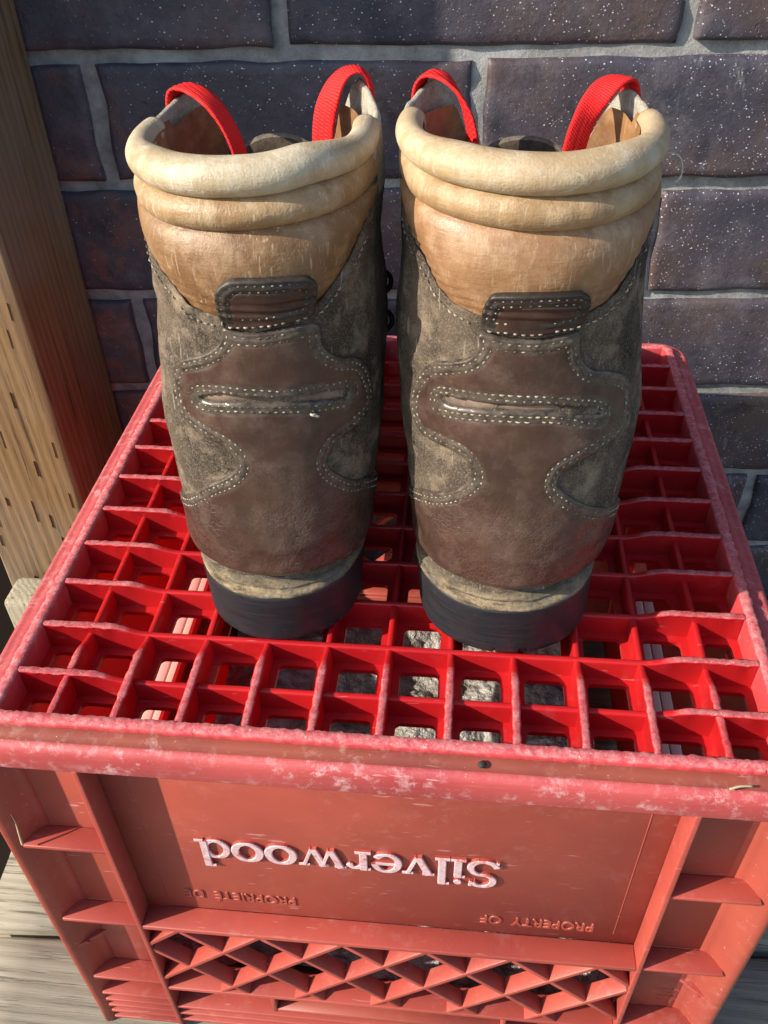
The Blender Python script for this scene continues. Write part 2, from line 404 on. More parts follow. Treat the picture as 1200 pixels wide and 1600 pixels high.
for r in range(-10, 11):
    zc = Z0-(r+.5)*BP+0.0
    sh = 0.0 if r % 2 else .5
    for k in range(-5, 8):
        xc = X0+(k+.5+sh)*BL+rb.uniform(-.0012, .0012)
        if not (-1.25 < xc < 1.9) or zc < -.72: continue
        o = put('brick', rb.choice(brick_v), wall, (xc/math.cos(TH), -.0005+rb.uniform(-.0018, .0016), zc+rb.uniform(-.0008, .0008)))
        o.rotation_euler = (rb.uniform(-.006, .006), rb.uniform(-.006, .006), rb.uniform(-.006, .006)+(math.pi if rb.random() < 0 else 0))
# deck
deck = empty('deck', (0, 0, DECK_Z), kind='structure')
def board(y0, y1, x0, x1, k):
    n = 60; prof = [(y0, -.032), (y0, -.003), (y0+.003, 0)]+[(y0+.003+(y1-y0-.006)*i/10, 0) for i in range(1, 10)]+[(y1-.003, 0), (y1, -.003), (y1, -.032)]
    v = []; m_ = len(prof)
    for i in range(n+1):
        x = x0+(x1-x0)*i/n
        for (y, z) in prof:
            zz = z+(.0008*nz(x*3, y*60, k*4.0) if z > -.02 else 0)
            v.append(tuple(Vector((0, 0, DECK_Z+zz))+EX*x+EY*y))
    f = [(i*m_+j, (i+1)*m_+j, (i+1)*m_+j+1, i*m_+j+1) for i in range(n) for j in range(m_-1)]
    f += [tuple(range(m_)), tuple(n*m_+j for j in range(m_-1, -1, -1))]
    me = mesh('deck_board', v, f, M['deck'])
    put('deck_board', me, deck)
yb_ = .0345; ys = []
board(.0400, .180, -.112, 2.2, 0); board(.1865, .3265, -.112, 2.2, 1); board(.333, .3485, -.112, 2.2, 2)
y = .0345
for k in range(9): board(y-.140, y, -.112 if k < 3 else -.8, 2.2, 3+k); y -= .1462
# post
post = empty('wooden_post', (-.1215, .2965, -.4), 'square wooden post of weathered brown treated lumber left of the crate against the bricks', 'post')
def post_mesh():
    x0, x1, y0, y1 = -.1612, -.0816, .2505, .3425; rc = .004
    loop = []
    for cx, cy, a0 in ((x1-rc, y0+rc, -90), (x1-rc, y1-rc, 0), (x0+rc, y1-rc, 90), (x0+rc, y0+rc, 180)):
        for i in range(5): a = R(a0+i*22.5); loop.append((cx+rc*math.cos(a), cy+rc*math.sin(a)))
    full = []
    for i in range(len(loop)):
        a, b = loop[i], loop[(i+1) % len(loop)]; full.append(a)
        if math.dist(a, b) > .02:
            for k in range(1, 12): full.append((a[0]+(b[0]-a[0])*k/12, a[1]+(b[1]-a[1])*k/12))
    nL = len(full); nzs = 180; v = []
    for j in range(nzs+1):
        z = -.75+1.75*j/nzs
        for i, (x, y) in enumerate(full):
            d = .0009*nz(x*90, y*90, z*4)+.0006*nz(x*300, y*300, z*9)
            cx, cy = (x0+x1)/2, (y0+y1)/2
            v.append((x+(x-cx)*d*14, y+(y-cy)*d*14, z))
    f = [(j*nL+i, j*nL+(i+1) % nL, (j+1)*nL+(i+1) % nL, (j+1)*nL+i) for j in range(nzs) for i in range(nL)]
    f += [tuple(range(nL)), tuple(nzs*nL+i for i in range(nL))]
    return mesh('post_body', v, f, M['post'])
put('post_body', post_mesh(), post)
# the rows of incising cuts along the front face and drying cracks
M['dark'] = Mat('near black timber', .8, .2); M['dark'].col((.016,.010,.006)); M['dark'] = M['dark'].m
inc = MB(); ri = random.Random(5)
M['cut'] = Mat('dark incised cuts', .95, .1); M['cut'].col((.145,.090,.045)); M['cut'] = M['cut'].m
for row in range(5):
    xx = -.151+row*.0145
    z = -.5+ri.random()*.03
    while z < .5:
        h = ri.uniform(.005, .022); x = xx+ri.uniform(-.0040, .0040)
        wd = ri.uniform(.00018, .00042)
        y_ = .2500
        inc.add([(x-wd, y_-.0003, z+h/2), (x, y_-.0004, z), (x+wd, y_-.0003, z+h/2), (x+.0002, y_-.0004, z+h), (x-wd, y_+.002, z+h/2), (x, y_+.002, z), (x+wd, y_+.002, z+h/2), (x+.0002, y_+.002, z+h)],
                [(0,1,2,3), (0,4,5,1), (1,5,6,2), (2,6,7,3), (3,7,4,0)])
        z += ri.choice((.020, .034, .055, .090))*ri.uniform(.8, 1.2)
tag(inc.build('incising_cuts', M['cut'], post), kind='stuff')
# near-black board added to fill the dark area left of the post
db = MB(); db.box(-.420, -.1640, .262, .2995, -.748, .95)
o = db.build('dark_board', M['dark'], None, bevel=.003); tag(o, 'near black upright board filling the dark area beyond the left edge of the wooden post', 'board')
# off-cut of bleached wood at the post's foot
sc_root = MB()
sc_root.box(-.1470, -.090, .215, .2445, DECK_Z+.0005, -.168)
o = sc_root.build('wood_offcut', M['scrap'], None, bevel=.0045, seg=3)
tag(o, 'bleached pale offcut of lumber at the foot of the wooden post', 'wood block')

# ================================================================== CRATE
PT, EC = .0268, .78
def GX(i): return 0. if i <= 0 else (EC+(i-1))*PT if i < 12 else (10+2*EC)*PT
W = GX(12); H0 = .0037
crate = empty('milk_crate', (W/2, W/2, -.2795), 'upside down red plastic milk crate with a grid top and raised lettering on its side', 'milk crate')
def raise_h(t, i=0, seed=0):
    """height of a grid bar's top: high beside the rim, dipping after the second cell"""
    d = min(t, W-t); a, b = GX(1)+.35*PT, GX(2)-.02
    b = GX(2)-.0005
    s = 0 if d > b else 1 if d < a else (b-d)/(b-a)
    s = s*s*(3-2*s)
    return H0*s
def bar(axis, c, idx):
    N = 150; wt = .00135; wb = .00175; v = []; rnd = idx*13.7+(50 if axis == 'x' else 0)
    for i in range(N+1):
        t = -.001+(W+.002)*i/N
        h = raise_h(t)-(.0004 if axis == 'y' else 0)
        if idx in (1, 11) and axis == 'y': h = min(h, .0028)-.0002
        s = h/H0 if h > 0 else 0
        j = .00055*s*nz(t*800, rnd, 0)+.00035*s*nz(t*2600, rnd, 4)
        flare = .0009*s*max(0, 1+1.6*nz(t*620, rnd, 7))   # burr on ground-down tops
        off = .0003*nz(t*25, rnd, 9)
        prof = [(-wb, -.0115), (-wt, h-.0012), (-wt-flare*.55, h-.0005), (-wt*.55-flare*.3, h+j), (wt*.55+flare*.3, h+j*.8), (wt+flare*.55, h-.0005), (wt, h-.0012), (wb, -.0115)]
        for (a, z) in prof:
            v.append((t, c+a+off, z) if axis == 'x' else (c+a+off, t, z))
    m_ = 8
    f = [(i*m_+j, (i+1)*m_+j, (i+1)*m_+j+1, i*m_+j+1) for i in range(N) for j in range(m_-1)]
    f += [tuple(range(m_)), tuple(N*m_+j for j in range(m_))]
    put('grid_bar', mesh('grid_bar', v, f, M['red_grid']), crate)
for i in range(1, 12):
    bar('x', GX(i), i); bar('y', GX(i), i)
def flange():
    v = []; f = []
    for i in range(12):
        for j in range(12):
            x0, x1, y0, y1 = GX(i), GX(i+1), GX(j), GX(j+1)
            mg = .0050
            a0 = x0+(mg if i else .0036); a1 = x1-(mg if i < 11 else .0036); b0 = y0+(mg if j else .0036); b1 = y1-(mg if j < 11 else .0036)
            rc = .0022; hole = []
            for cx, cy, q0 in ((a1-rc, b1-rc, 0), (a0+rc, b1-rc, 90), (a0+rc, b0+rc, 180), (a1-rc, b0+rc, 270)):
                for k in range(5): a = R(q0+k*22.5); hole.append((cx+rc*math.cos(a), cy+rc*math.sin(a)))
            outer = []
            for k, (hx, hy) in enumerate(hole):
                q = k//5; mid = k % 5
                cxn, cyn = ((x1, y1), (x0, y1), (x0, y0), (x1, y0))[q]
                if mid == 2: outer.append((cxn, cyn))
                elif (mid < 2) == (q in (0, 2)): outer.append((cxn, hy))
                else: outer.append((hx, cyn))
            n = 20
            for z, ring in ((-.0098, outer), (-.0102, hole), (-.0125, hole), (-.0128, outer)):
                b_ = len(v)
                v += [(x, y, z) for x, y in ring]
            b_ = len(v)-80
            for k in range(n):
                k2 = (k+1) % n
                for r in range(3): f.append((b_+r*n+k, b_+r*n+k2, b_+(r+1)*n+k2, b_+(r+1)*n+k))
    me = mesh('grid_flange', v, f, M['red_grid'], smooth=False)
    o = put('grid_flange', me, crate)
flange()
# rim: a profile swept round the rounded square
def rim_loop(d, n=70):
    r = .0015+max(d, 0)*1.12; pts = []
    lo, hi = -d, W+d
    cor = [(hi-r, lo+r, -90), (hi-r, hi-r, 0), (lo+r, hi-r, 90), (lo+r, lo+r, 180)]
    for q, (cx, cy, a0) in enumerate(cor):
        for k in range(9): a = R(a0+k*90/8); pts.append((cx+r*math.cos(a), cy+r*math.sin(a)))
        nxt = cor[(q+1) % 4]; a = R(a0+90); ax, ay = cx+r*math.cos(a), cy+r*math.sin(a)
        b = R(nxt[2]); bx, by = nxt[0]+r*math.cos(b), nxt[1]+r*math.sin(b)
        for k in range(1, n): t = k/n; pts.append((ax+(bx-ax)*t, ay+(by-ay)*t))
    return pts
def sweep(prof, name, mat, jit=0, seed=0, n=70, dirty=()):
    v = []; f = []; fm = []; L = None
    for q, (d, z, jj) in enumerate(prof):
        loop = rim_loop(d, n); L = len(loop)
        for k, (x, y) in enumerate(loop):
            e = jit*jj
            v.append((x+e*nz(x*420, y*420, seed+q), y+e*nz(x*420, y*420, seed+9+q), z+e*.8*nz(x*650, y*650, seed+20+q)+e*.6*nz(x*60, y*60, 3)))
    for q in range(len(prof)-1):
        for k in range(L):
            k2 = (k+1) % L; f.append((q*L+k, q*L+k2, (q+1)*L+k2, (q+1)*L+k)); x, y, z = v[q*L+k]
            fm.append(1 if q in dirty and y < -.0035 and -.003 < x < W+.003 else 0)
    return put(name, mesh(name, v, f, mat, fix=True, fm=fm), crate)
# ground-down border strip round the grid
sweep([(-.0004, -.0128, 0), (-.0003, -.010, 0), (0, .0028, .5), (.0007, .0040, 1), (.0025, .0042, .8), (.0042, .0041, 1), (.0052, .0036, 1.4), (.0056, .0018, .8), (.0054, -.002, 0)], 'grid_border', M['red_edge'], .0007, 5, n=230)
sweep([(.0048, .0010, 0), (.0064, .0016, .3), (.0090, .0008, .3), (.0108, .0001, .3), (.0118, .0003, .4), (.0128, .0002, .4), (.0144, -.0010, .3), (.0153, -.0028, .2), (.0155, -.0055, .1), (.0155, -.0136, .1), (.0150, -.0146, .2), (.0135, -.0148, .1), (.0130, -.0140, 0), (.0128, -.006, 0), (.004, -.005, 0)], 'rim', [M['red_rim'], M['red_dirty']], .0004, 40, n=120, dirty=(0, 1, 2, 3))
# side walls
def SP(side):
    def T(u, d, z):
        return {0: (u, -d, z), 1: (W+d, u, z), 2: (W-u, W+d, z), 3: (-d, W-u, z)}[side]
    return T
ZB = -.2790
def side_wall(side):
    T = SP(side); name = 'side_panel'
    mb = MB()
    mb.box(-.003, W+.003, .0008, .0034, -.1485, -.0105, T)
    hole = side in (1, 3)
    b = MB()
    U0, U1 = .0327, W-.0317
    b.box(-.003, U0, .0010, .0034, ZB, -.1485, T); b.box(U1, W+.003, .0010, .0034, ZB, -.1485, T)
    if not hole:
        mb.build('upper_panel', M['red_side'], crate, bevel=.0003, seg=1)
        b.box(U0, .0940, .0010, .0034, ZB, -.2245, T); b.box(.2180, U1, .0010, .0034, ZB, -.2245, T)
        b.box(.0940, .2180, .0010, .0034, ZB, -.2400, T)
        b.box(.0940, .2180, .0034, .0150, -.2420, -.2385, T)
        b.box(.0915, .0940, .0010, .0150, -.2420, -.2245, T); b.box(.2180, .2205, .0010, .0150, -.2420, -.2245, T)
        b.build('lower_panel', M['red_side'], crate, bevel=.0003, seg=1)
    else:
        up = MB(); up.box(-.003, W+.003, .0008, .0034, -.1225, -.0105, T)
        up.build('upper_panel', M['red_inner'], crate)
        lo = MB(); lo.box(U0, U1, .0010, .0034, ZB, -.172, T); lo.box(-.003, U0, .001, .0034, ZB, -.1225, T); lo.box(U1, W+.003, .001, .0034, ZB, -.1225, T)
        lo.build('lower_panel', M['red_inner'], crate)
        for k in range(3):                   # ledges of the hand hold outside the slot
            lg = MB(); d0 = .0040+k*.0078; lg.box(U0-.001, U1+.001, d0, d0+.0069, -.184-.0008*k, -.1795-.0008*k, T)
            lg.build('handle_ledge', M['red_pale'], crate, bevel=.0008, seg=2)
        lg = MB(); lg.box(U0-.001, U1+.001, .0034, .0270, -.190, -.1855, T); lg.build('handle_base', M['red_rib'], crate)
    for u in (U0-.0013, U1-.0013):
        r_ = MB(); r_.box(u, u+.0026, .0034, .0154, ZB, -.0142, T); r_.build('upright_rib', M['red_rib'], crate, bevel=.0005)
    # shelves in the corner bays
    for k, z in enumerate((-.0790, -.1500, -.2185, -.2400, -.2490, -.2570, -.2650, -.2735)):
        for (a, c) in ((-.0078, U0-.0013), (U1+.0013, W+.0078)):
            dz = .0006 if side % 2 else 0; s_ = MB(); s_.box(a, c, .0034, .0146+dz*.3, z-.0011-dz, z+.0011-dz, T); s_.build('shelf', M['red_rib'], crate, bevel=.0005)
    for (a, c) in ((-.0105, .004), (W-.004, W+.0105)):        # small gusset in the corner
        g = MB(); p = [(a if a < 0 else c, .0034), (a if a < 0 else c, .0145), (c if a < 0 else a, .0034)]
        g.add([T(x, d, z) for z in ((-.1830, -.1850) if side % 2 == 0 else (-.1836, -.1856)) for x, d in p], [(0,1,2), (3,5,4), (0,3,4,1), (1,4,5,2), (2,5,3,0)]); g.build('gusset', M['red_rib'], crate)
    if not hole:
        s_ = MB(); s_.box(U0+.0013, U1-.0013, .0034, .0153, -.1515, -.1482, T); s_.build('long_shelf', M['red_rib'], crate, bevel=.0006)
        s_ = MB(); s_.box(U0+.0013, U1-.0013, .0010, .0152, -.2245, -.2215, T); s_.build('long_shelf', M['red_rib'], crate, bevel=.0006)
        for z in (-.2500, -.2590, -.2680): 
            s_ = MB(); s_.box(U0+.0013, U1-.0013, .0034, .0146, z-.0011, z+.0011, T); s_.build('long_shelf', M['red_rib'], crate, bevel=.0005)
        # diamond lattice between the two long shelves
        z0, z1 = -.2218, -.1512; u0, u1 = U0+.0010, U1-.0010; hp = .02075
        for sgn in (1, -1):
            for k in range(-12, 30):
                c_ = (.0512-sgn*(-.1935))+k*2*hp*1.0     # u = c + sgn*z
                pts = []
                za, zb = z0, z1
                ua, ub = c_+sgn*za, c_+sgn*zb
                # clip to u range
                def clip(zq): return c_+sgn*zq
                lo_, hi_ = (za, zb)
                cand = sorted([(u0-c_)/sgn, (u1-c_)/sgn])
                lo_ = max(za, cand[0]); hi_ = min(zb, cand[1])
                if hi_-lo_ < .006: continue
                h_ = .00125
                nx_, nz2 = h_*.7071, -sgn*h_*.7071
                A = (clip(lo_), lo_); B = (clip(hi_), hi_)
                dd = .0149 if sgn > 0 else .0146
                vv = []
                for d in (.0065, dd):
                    ww = 1.0 if d > .01 else 1.25
                    for (px, pz) in (A, B):
                        vv += [T(px+nx_*ww, d, pz+nz2*ww), T(px-nx_*ww, d, pz-nz2*ww)]
                l_ = MB(); l_.add(vv, [(0,1,3,2), (4,6,7,5), (0,2,6,4), (1,5,7,3), (0,4,5,1), (2,3,7,6)])
                l_.build('lattice_strip', M['red_rib'], crate, bevel=.0004, seg=2)
def corner(side):
    T = SP(side)
    poly = [(-.0145, .0155), (-.0125, .0157), (-.0095, .0150), (-.0075, .0120), (-.0055, .0070), (-.0030, .0040), (-.0015, .0034), (-.0015, .0008), (-.0008, -.0005), (-.0008+.0000, .0015)]
    # mirror-symmetric profile about the corner's diagonal (u, d) -> (-d, -u)
    half = [(.0015, .0034), (-.0015, .0040), (-.0038, .0062), (-.0068, .0110), (-.0098, .0146), (-.0122, .0157), (-.0140, .0153)]
    prof = half+[(-d, -u) for (u, d) in reversed(half)]
    prof += [(-.0012, -.0012)]
    n = len(prof); zs = [-.0142-(.2648)*k/12 for k in range(13)]
    v = [T(u, d, z) for z in zs for (u, d) in prof]
    f = [(j*n+i, j*n+(i+1) % n, (j+1)*n+(i+1) % n, (j+1)*n+i) for j in range(12) for i in range(n)]
    f += [tuple(range(n)), tuple(12*n+i for i in range(n))]
    put('corner_column', mesh('corner_column', v, f, M['red_side']), crate)
for s_i in range(4): side_wall(s_i); corner(s_i)

# raised lettering, upside down because the crate is
XH = .0160; D0 = .0030; D1 = .0052
def arc(cx, cy, rx, ry, a0, a1, n=14): return [(cx+rx*math.cos(R(a0+(a1-a0)*i/n)), cy+ry*math.sin(R(a0+(a1-a0)*i/n))) for i in range(n+1)]
TK = .23
def stem(x, y0, y1): return ([(x, y0), (x, y1)], TK, TK)
def serif(x0, x1, y): return ([(x0, y), (x1, y)], .10, .10)
G = {
 'S': (.92, [(arc(.45, 1.06, .31, .31, 20, 180, 14)+arc(.45, 1.06, .31, .33, 180, 262, 7)[1:]+arc(.45, .38, .35, .36, 78, -70, 14)+arc(.45, .36, .38, .33, -75, -170, 9), .21, .10), ([(.76, 1.12), (.79, 1.38)], .09, .09), ([(.09, .28), (.04, .02)], .09, .09)]),
 'i': (.47, [stem(.24, .04, .96), serif(.03, .45, .05), serif(.04, .25, .94), (arc(.235, 1.27, .055, .055, 0, 360, 8), .13, .13)]),
 'l': (.46, [stem(.23, .04, 1.40), serif(.02, .44, .05), serif(.02, .24, 1.38)]),
 'v': (.92, [([(.16, .96), (.47, .06)], .23, .23), ([(.76, .96), (.49, .06)], .11, .11), serif(.0, .34, .95), serif(.60, .92, .95)]),
 'e': (.90, [(arc(.45, .5, .34, .45, 8, 325, 26), .22, .10), ([(.14, .55), (.76, .56)], .10, .10)]),
 'r': (.74, [stem(.22, .04, .96), serif(.0, .46, .05), serif(.02, .24, .94), (arc(.46, .60, .22, .31, 165, 45, 9), .16, .12), (arc(.62, .80, .05, .05, 0, 360, 8), .12, .12)]),
 'w': (1.40, [([(.16, .96), (.42, .06)], .22, .22), ([(.68, .92), (.45, .06)], .10, .10), ([(.66, .96), (.93, .06)], .22, .22), ([(1.22, .96), (.96, .06)], .10, .10), serif(.0, .34, .95), serif(1.06, 1.38, .95), serif(.52, .80, .95)]),
 'o': (.98, [(arc(.48, .5, .36, .45, 0, 360, 30), .24, .10)]),
 'd': (1.06, [stem(.76, .04, 1.40), serif(.54, .78, 1.38), serif(.76, 1.02, .05), (arc(.44, .48, .32, .44, 0, 360, 28), .21, .10)]),
}
def ribbon(pts, wt, wn):
    closed = math.dist(pts[0], pts[-1]) < 1e-6
    if closed: pts = pts[:-1]
    n = len(pts); Lp = []; Rp = []
    for i in range(n):
        a = pts[(i-1) % n] if closed or i > 0 else pts[i]; b = pts[(i+1) % n] if closed or i < n-1 else pts[i]
        tx, ty = b[0]-a[0], b[1]-a[1]; l = math.hypot(tx, ty) or 1; tx /= l; ty /= l
        w_ = (wn+(wt-wn)*abs(ty)**1.3)/2
        Lp.append((pts[i][0]-ty*w_, pts[i][1]+tx*w_)); Rp.append((pts[i][0]+ty*w_, pts[i][1]-tx*w_))
    return Lp, Rp, closed
def letter(ch, ux, zb, parent):
    wd, strokes = G[ch]; v = []; f = []; fm = []
    for k, (pts, wt, wn) in enumerate(strokes):
        Lp, Rp, closed = ribbon(pts, wt, wn); n = len(Lp); dt = D1-.00012*k
        b = len(v)
        for (P_, ins) in ((Lp, 1), (Rp, -1)):
            pass
        for i in range(n):
            l, r = Lp[i], Rp[i]; mx, my = (l[0]+r[0])/2, (l[1]+r[1])/2
            for (q, d, s) in ((l, D0, 1.10), (l, dt-.0005, 1.0), (l, dt, .80), (r, dt, .80), (r, dt-.0005, 1.0), (r, D0, 1.10)):
                x = mx+(q[0]-mx)*s; y = my+(q[1]-my)*s
                # the word is rotated by half a turn on the wall
                v.append((ux-x*XH, -d, zb-y*XH))
        m_ = 6; rng = n if closed else n-1
        for i in range(rng):
            i2 = (i+1) % n
            for j in range(5):
                f.append((b+i*m_+j, b+i2*m_+j, b+i2*m_+j+1, b+i*m_+j+1)); fm.append(1 if 1 <= j <= 3 else 0)
        if not closed:
            f.append(tuple(b+j for j in range(6))); f.append(tuple(b+(n-1)*m_+j for j in range(6))); fm += [0, 0]
    put('letter', mesh('letter', v, f, [M['red_rib'], M['letter']], fm=fm, smooth=False), parent)
word = 'Silverwood'; tot = sum(G[c][0] for c in word); gap = (.1395/XH-tot)/9
ux = .2076
for c in word:
    letter(c, ux, -.0787, crate); ux -= (G[c][0]+gap)*XH
def small_text(s, u_right, u_left, zb, hgt, name='small_lettering', d=.0034, mat='red_side', ext=.0005, align=None):
    cu = bpy.data.curves.new('txt', 'FONT'); cu.body = s; cu.size = 1; cu.extrude = .04; cu.bevel_depth = .008; cu.offset = .006
    to = bpy.data.objects.new('txt', cu); COL.objects.link(to)
    bpy.context.view_layer.update()
    me = bpy.data.meshes.new_from_object(to.evaluated_get(bpy.context.evaluated_depsgraph_get()))
    bpy.data.objects.remove(to); me.materials.clear(); me.materials.append(M[mat])
    xs = [v.co.x for v in me.vertices]; ys_ = [v.co.y for v in me.vertices]; x0, x1 = min(xs), max(xs)
    ch = 0.7
    for v in me.vertices:
        x = (v.co.x-x0)/(x1-x0); y_ = v.co.y/ch; e = v.co.z
        v.co = (u_right+(u_left-u_right)*x, -(d+ext*.2+ext*(1.0 if e > 0 else -1.2)), zb-hgt*y_)
    me.name = name
    return put(name, me, crate)
small_text('PROPRIETÉ  DE', .1112, .0552, -.1295, .0072)
small_text('PROPERTY  OF', .2556, .2016, -.1310, .0076)
small_text('CANADA', .3080, .2955, -.1950, .0019, ext=.0002, mat='red_side'); small_text('IN', .3040, .3005, -.1990, .0019, ext=.0002, mat='red_side')
small_text('MADE', .3070, .2975, -.2030, .0019, ext=.0002, mat='red_side')
small_text('S A', .3065, .2985, -.2085, .0030, ext=.0002, mat='red_side')
# frame line round the name plate
fr = MB(); T0 = SP(0)
for (a, b, c_, d_) in ((.0450, .0455, -.140, -.020), (.2655, .2660, -.140, -.020)):
    fr = MB(); fr.box(a, b, .0030, .0037, c_, d_, T0); fr.build('plate_border', M['red_side'], crate, bevel=.0002, seg=1)

# bubble wrap lying inside the crate
def bubble_sheet():
    nx, ny = 330, 400; x0, x1, y0, y1 = .006, .288, .012, .300
    xs = np.linspace(x0, x1, nx); ys_ = np.linspace(y0, y1, ny)
    X, Y = np.meshgrid(xs, ys_, indexing='ij')
    Z = np.full_like(X, -.262); pu = .0105; pv = pu*.866
    for i in range(nx):
        for j in range(0, ny):
            pass
    Zf = np.array([[.010*nz(x*9, y*9, 1.3)+.007*nz(x*28, y*28, 5)+.003*nz(x*70, y*70, 2) for y in ys_[::8]] for x in xs[::6]])
    # bilinear upsample of the crumple
    fi = np.linspace(0, Zf.shape[0]-1.001, nx); fj = np.linspace(0, Zf.shape[1]-1.001, ny)
    I = fi.astype(int); J = fj.astype(int); a = (fi-I)[:, None]; b = (fj-J)[None, :]
    Zc = (Zf[I][:, J]*(1-a)*(1-b)+Zf[I+1][:, J]*a*(1-b)+Zf[I][:, J+1]*(1-a)*b+Zf[I+1][:, J+1]*a*b)
    Xw = X+Zc*.5; Yw = Y+Zc*.6
    rr = np.full_like(X, 9.)
    for o_ in (0, 1):
        cy = np.round((Yw-o_*pv)/(2*pv))*2*pv+o_*pv; cx = np.round((Xw-o_*pu/2)/pu)*pu+o_*pu/2
        rr = np.minimum(rr, np.hypot(Xw-cx, Yw-cy))
    t = np.clip(1-(rr/.0047)**2, 0, 1); pop = np.array([[.28+.30*nz(x*30, y*30, 8) for y in ys_[::8]] for x in xs[::6]]); pop = (pop[I][:, J]); Z = Z+.006+Zc*1.9+.0036*np.sqrt(t)*pop
    Z = np.maximum(Z, DECK_Z+.002)
    v = np.stack([X+Zc*.3, Y, Z], -1).reshape(-1, 3)
    i, j = np.meshgrid(np.arange(nx-1), np.arange(ny-1), indexing='ij'); q = (i*ny+j).ravel()
    f = np.stack([q, q+ny, q+ny+1, q+1], -1)
    me = bpy.data.meshes.new('bubble_wrap'); me.from_pydata(v.tolist(), [], f.tolist()); me.materials.append(M['bubble'])
    me.polygons.foreach_set('use_smooth', [True]*len(me.polygons))
    return me
bw = put('bubble_wrap', bubble_sheet())
tag(bw, 'crumpled sheet of clear bubble wrap lying on the deck inside the red crate', 'bubble wrap')
def lerp_tab(T, z):
    if z <= T[0][0]: return T[0][1]
    for (a, va), (b, vb) in zip(T, T[1:]):
        if z <= b:
            t = (z-a)/(b-a); t = t*t*(3-2*t)*.35+t*.65
            return va+(vb-va)*t
    return T[-1][1]
SECT = {
 'left': dict(toe=-.22,
  cx=[(0,.1038),(.03,.1043),(.05,.1044),(.075,.1049),(.1,.1048),(.125,.1062),(.145,.1080),(.175,.1076),(.205,.1069)],
  a=[(0,.0345),(.03,.0341),(.034,.0355),(.05,.0380),(.075,.0413),(.1,.0437),(.125,.0429),(.145,.0410),(.16,.0404),(.175,.0404),(.205,.0388)]),
 'right': dict(toe=.05,
  cx=[(0,.2037),(.03,.2028),(.05,.2045),(.075,.2040),(.1,.2033),(.125,.2012),(.145,.2004),(.175,.2003),(.205,.1994)],
  a=[(0,.0372),(.03,.0364),(.034,.0350),(.05,.0395),(.075,.0432),(.1,.0459),(.125,.0446),(.145,.0427),(.16,.0420),(.175,.0419),(.205,.0411)]),
}
YB=[(0,.0475),(.028,.0475),(.034,.0545),(.042,.0500),(.055,.0485),(.08,.0510),(.1,.0535),(.12,.0555),(.15,.0565),(.18,.0570),(.205,.0570)]
YC=[(0,.084),(.03,.085),(.05,.088),(.1,.098),(.15,.100),(.205,.100)]
BF=[(0,.195),(.03,.2),(.045,.195),(.06,.170),(.075,.130),(.09,.095),(.11,.068),(.135,.054),(.16,.046),(.205,.043)]
def surf(side, ph, z, off=0.0):
    """point on the boot's outer surface; ph degrees, 0 = centre of the back; off = outward offset"""
    S = SECT[side]
    c = lerp_tab(S['cx'], z); a = lerp_tab(S['a'], z); yc = lerp_tab(YC, z)
    bb = yc-lerp_tab(YB, z); bf = lerp_tab(BF, z)
    p = math.radians(ph); s, k = math.sin(p), math.cos(p)
    e = 2/2.1
    sx = math.copysign(abs(s)**e, s); ky = math.copysign(abs(k)**e, k)
    if k < 0: a *= 1+.36*max(0, math.sin(math.pi*min(1, max(0, abs(ky)-.12)/.88)**1.2))*max(0, min(1, (.085-z)/.04))
    x = c+a*sx; y = yc-(bb if k > 0 else bf)*ky
    if k < 0: x += S['toe']*(y-yc)*max(0, min(1, (.12-z)/.05))
    if off:
        b = bb if k > 0 else bf
        nx, ny = s/a, -k/b; l = math.hypot(nx, ny); x += off*nx/l; y += off*ny/l
    return (x, y, z+.0008)
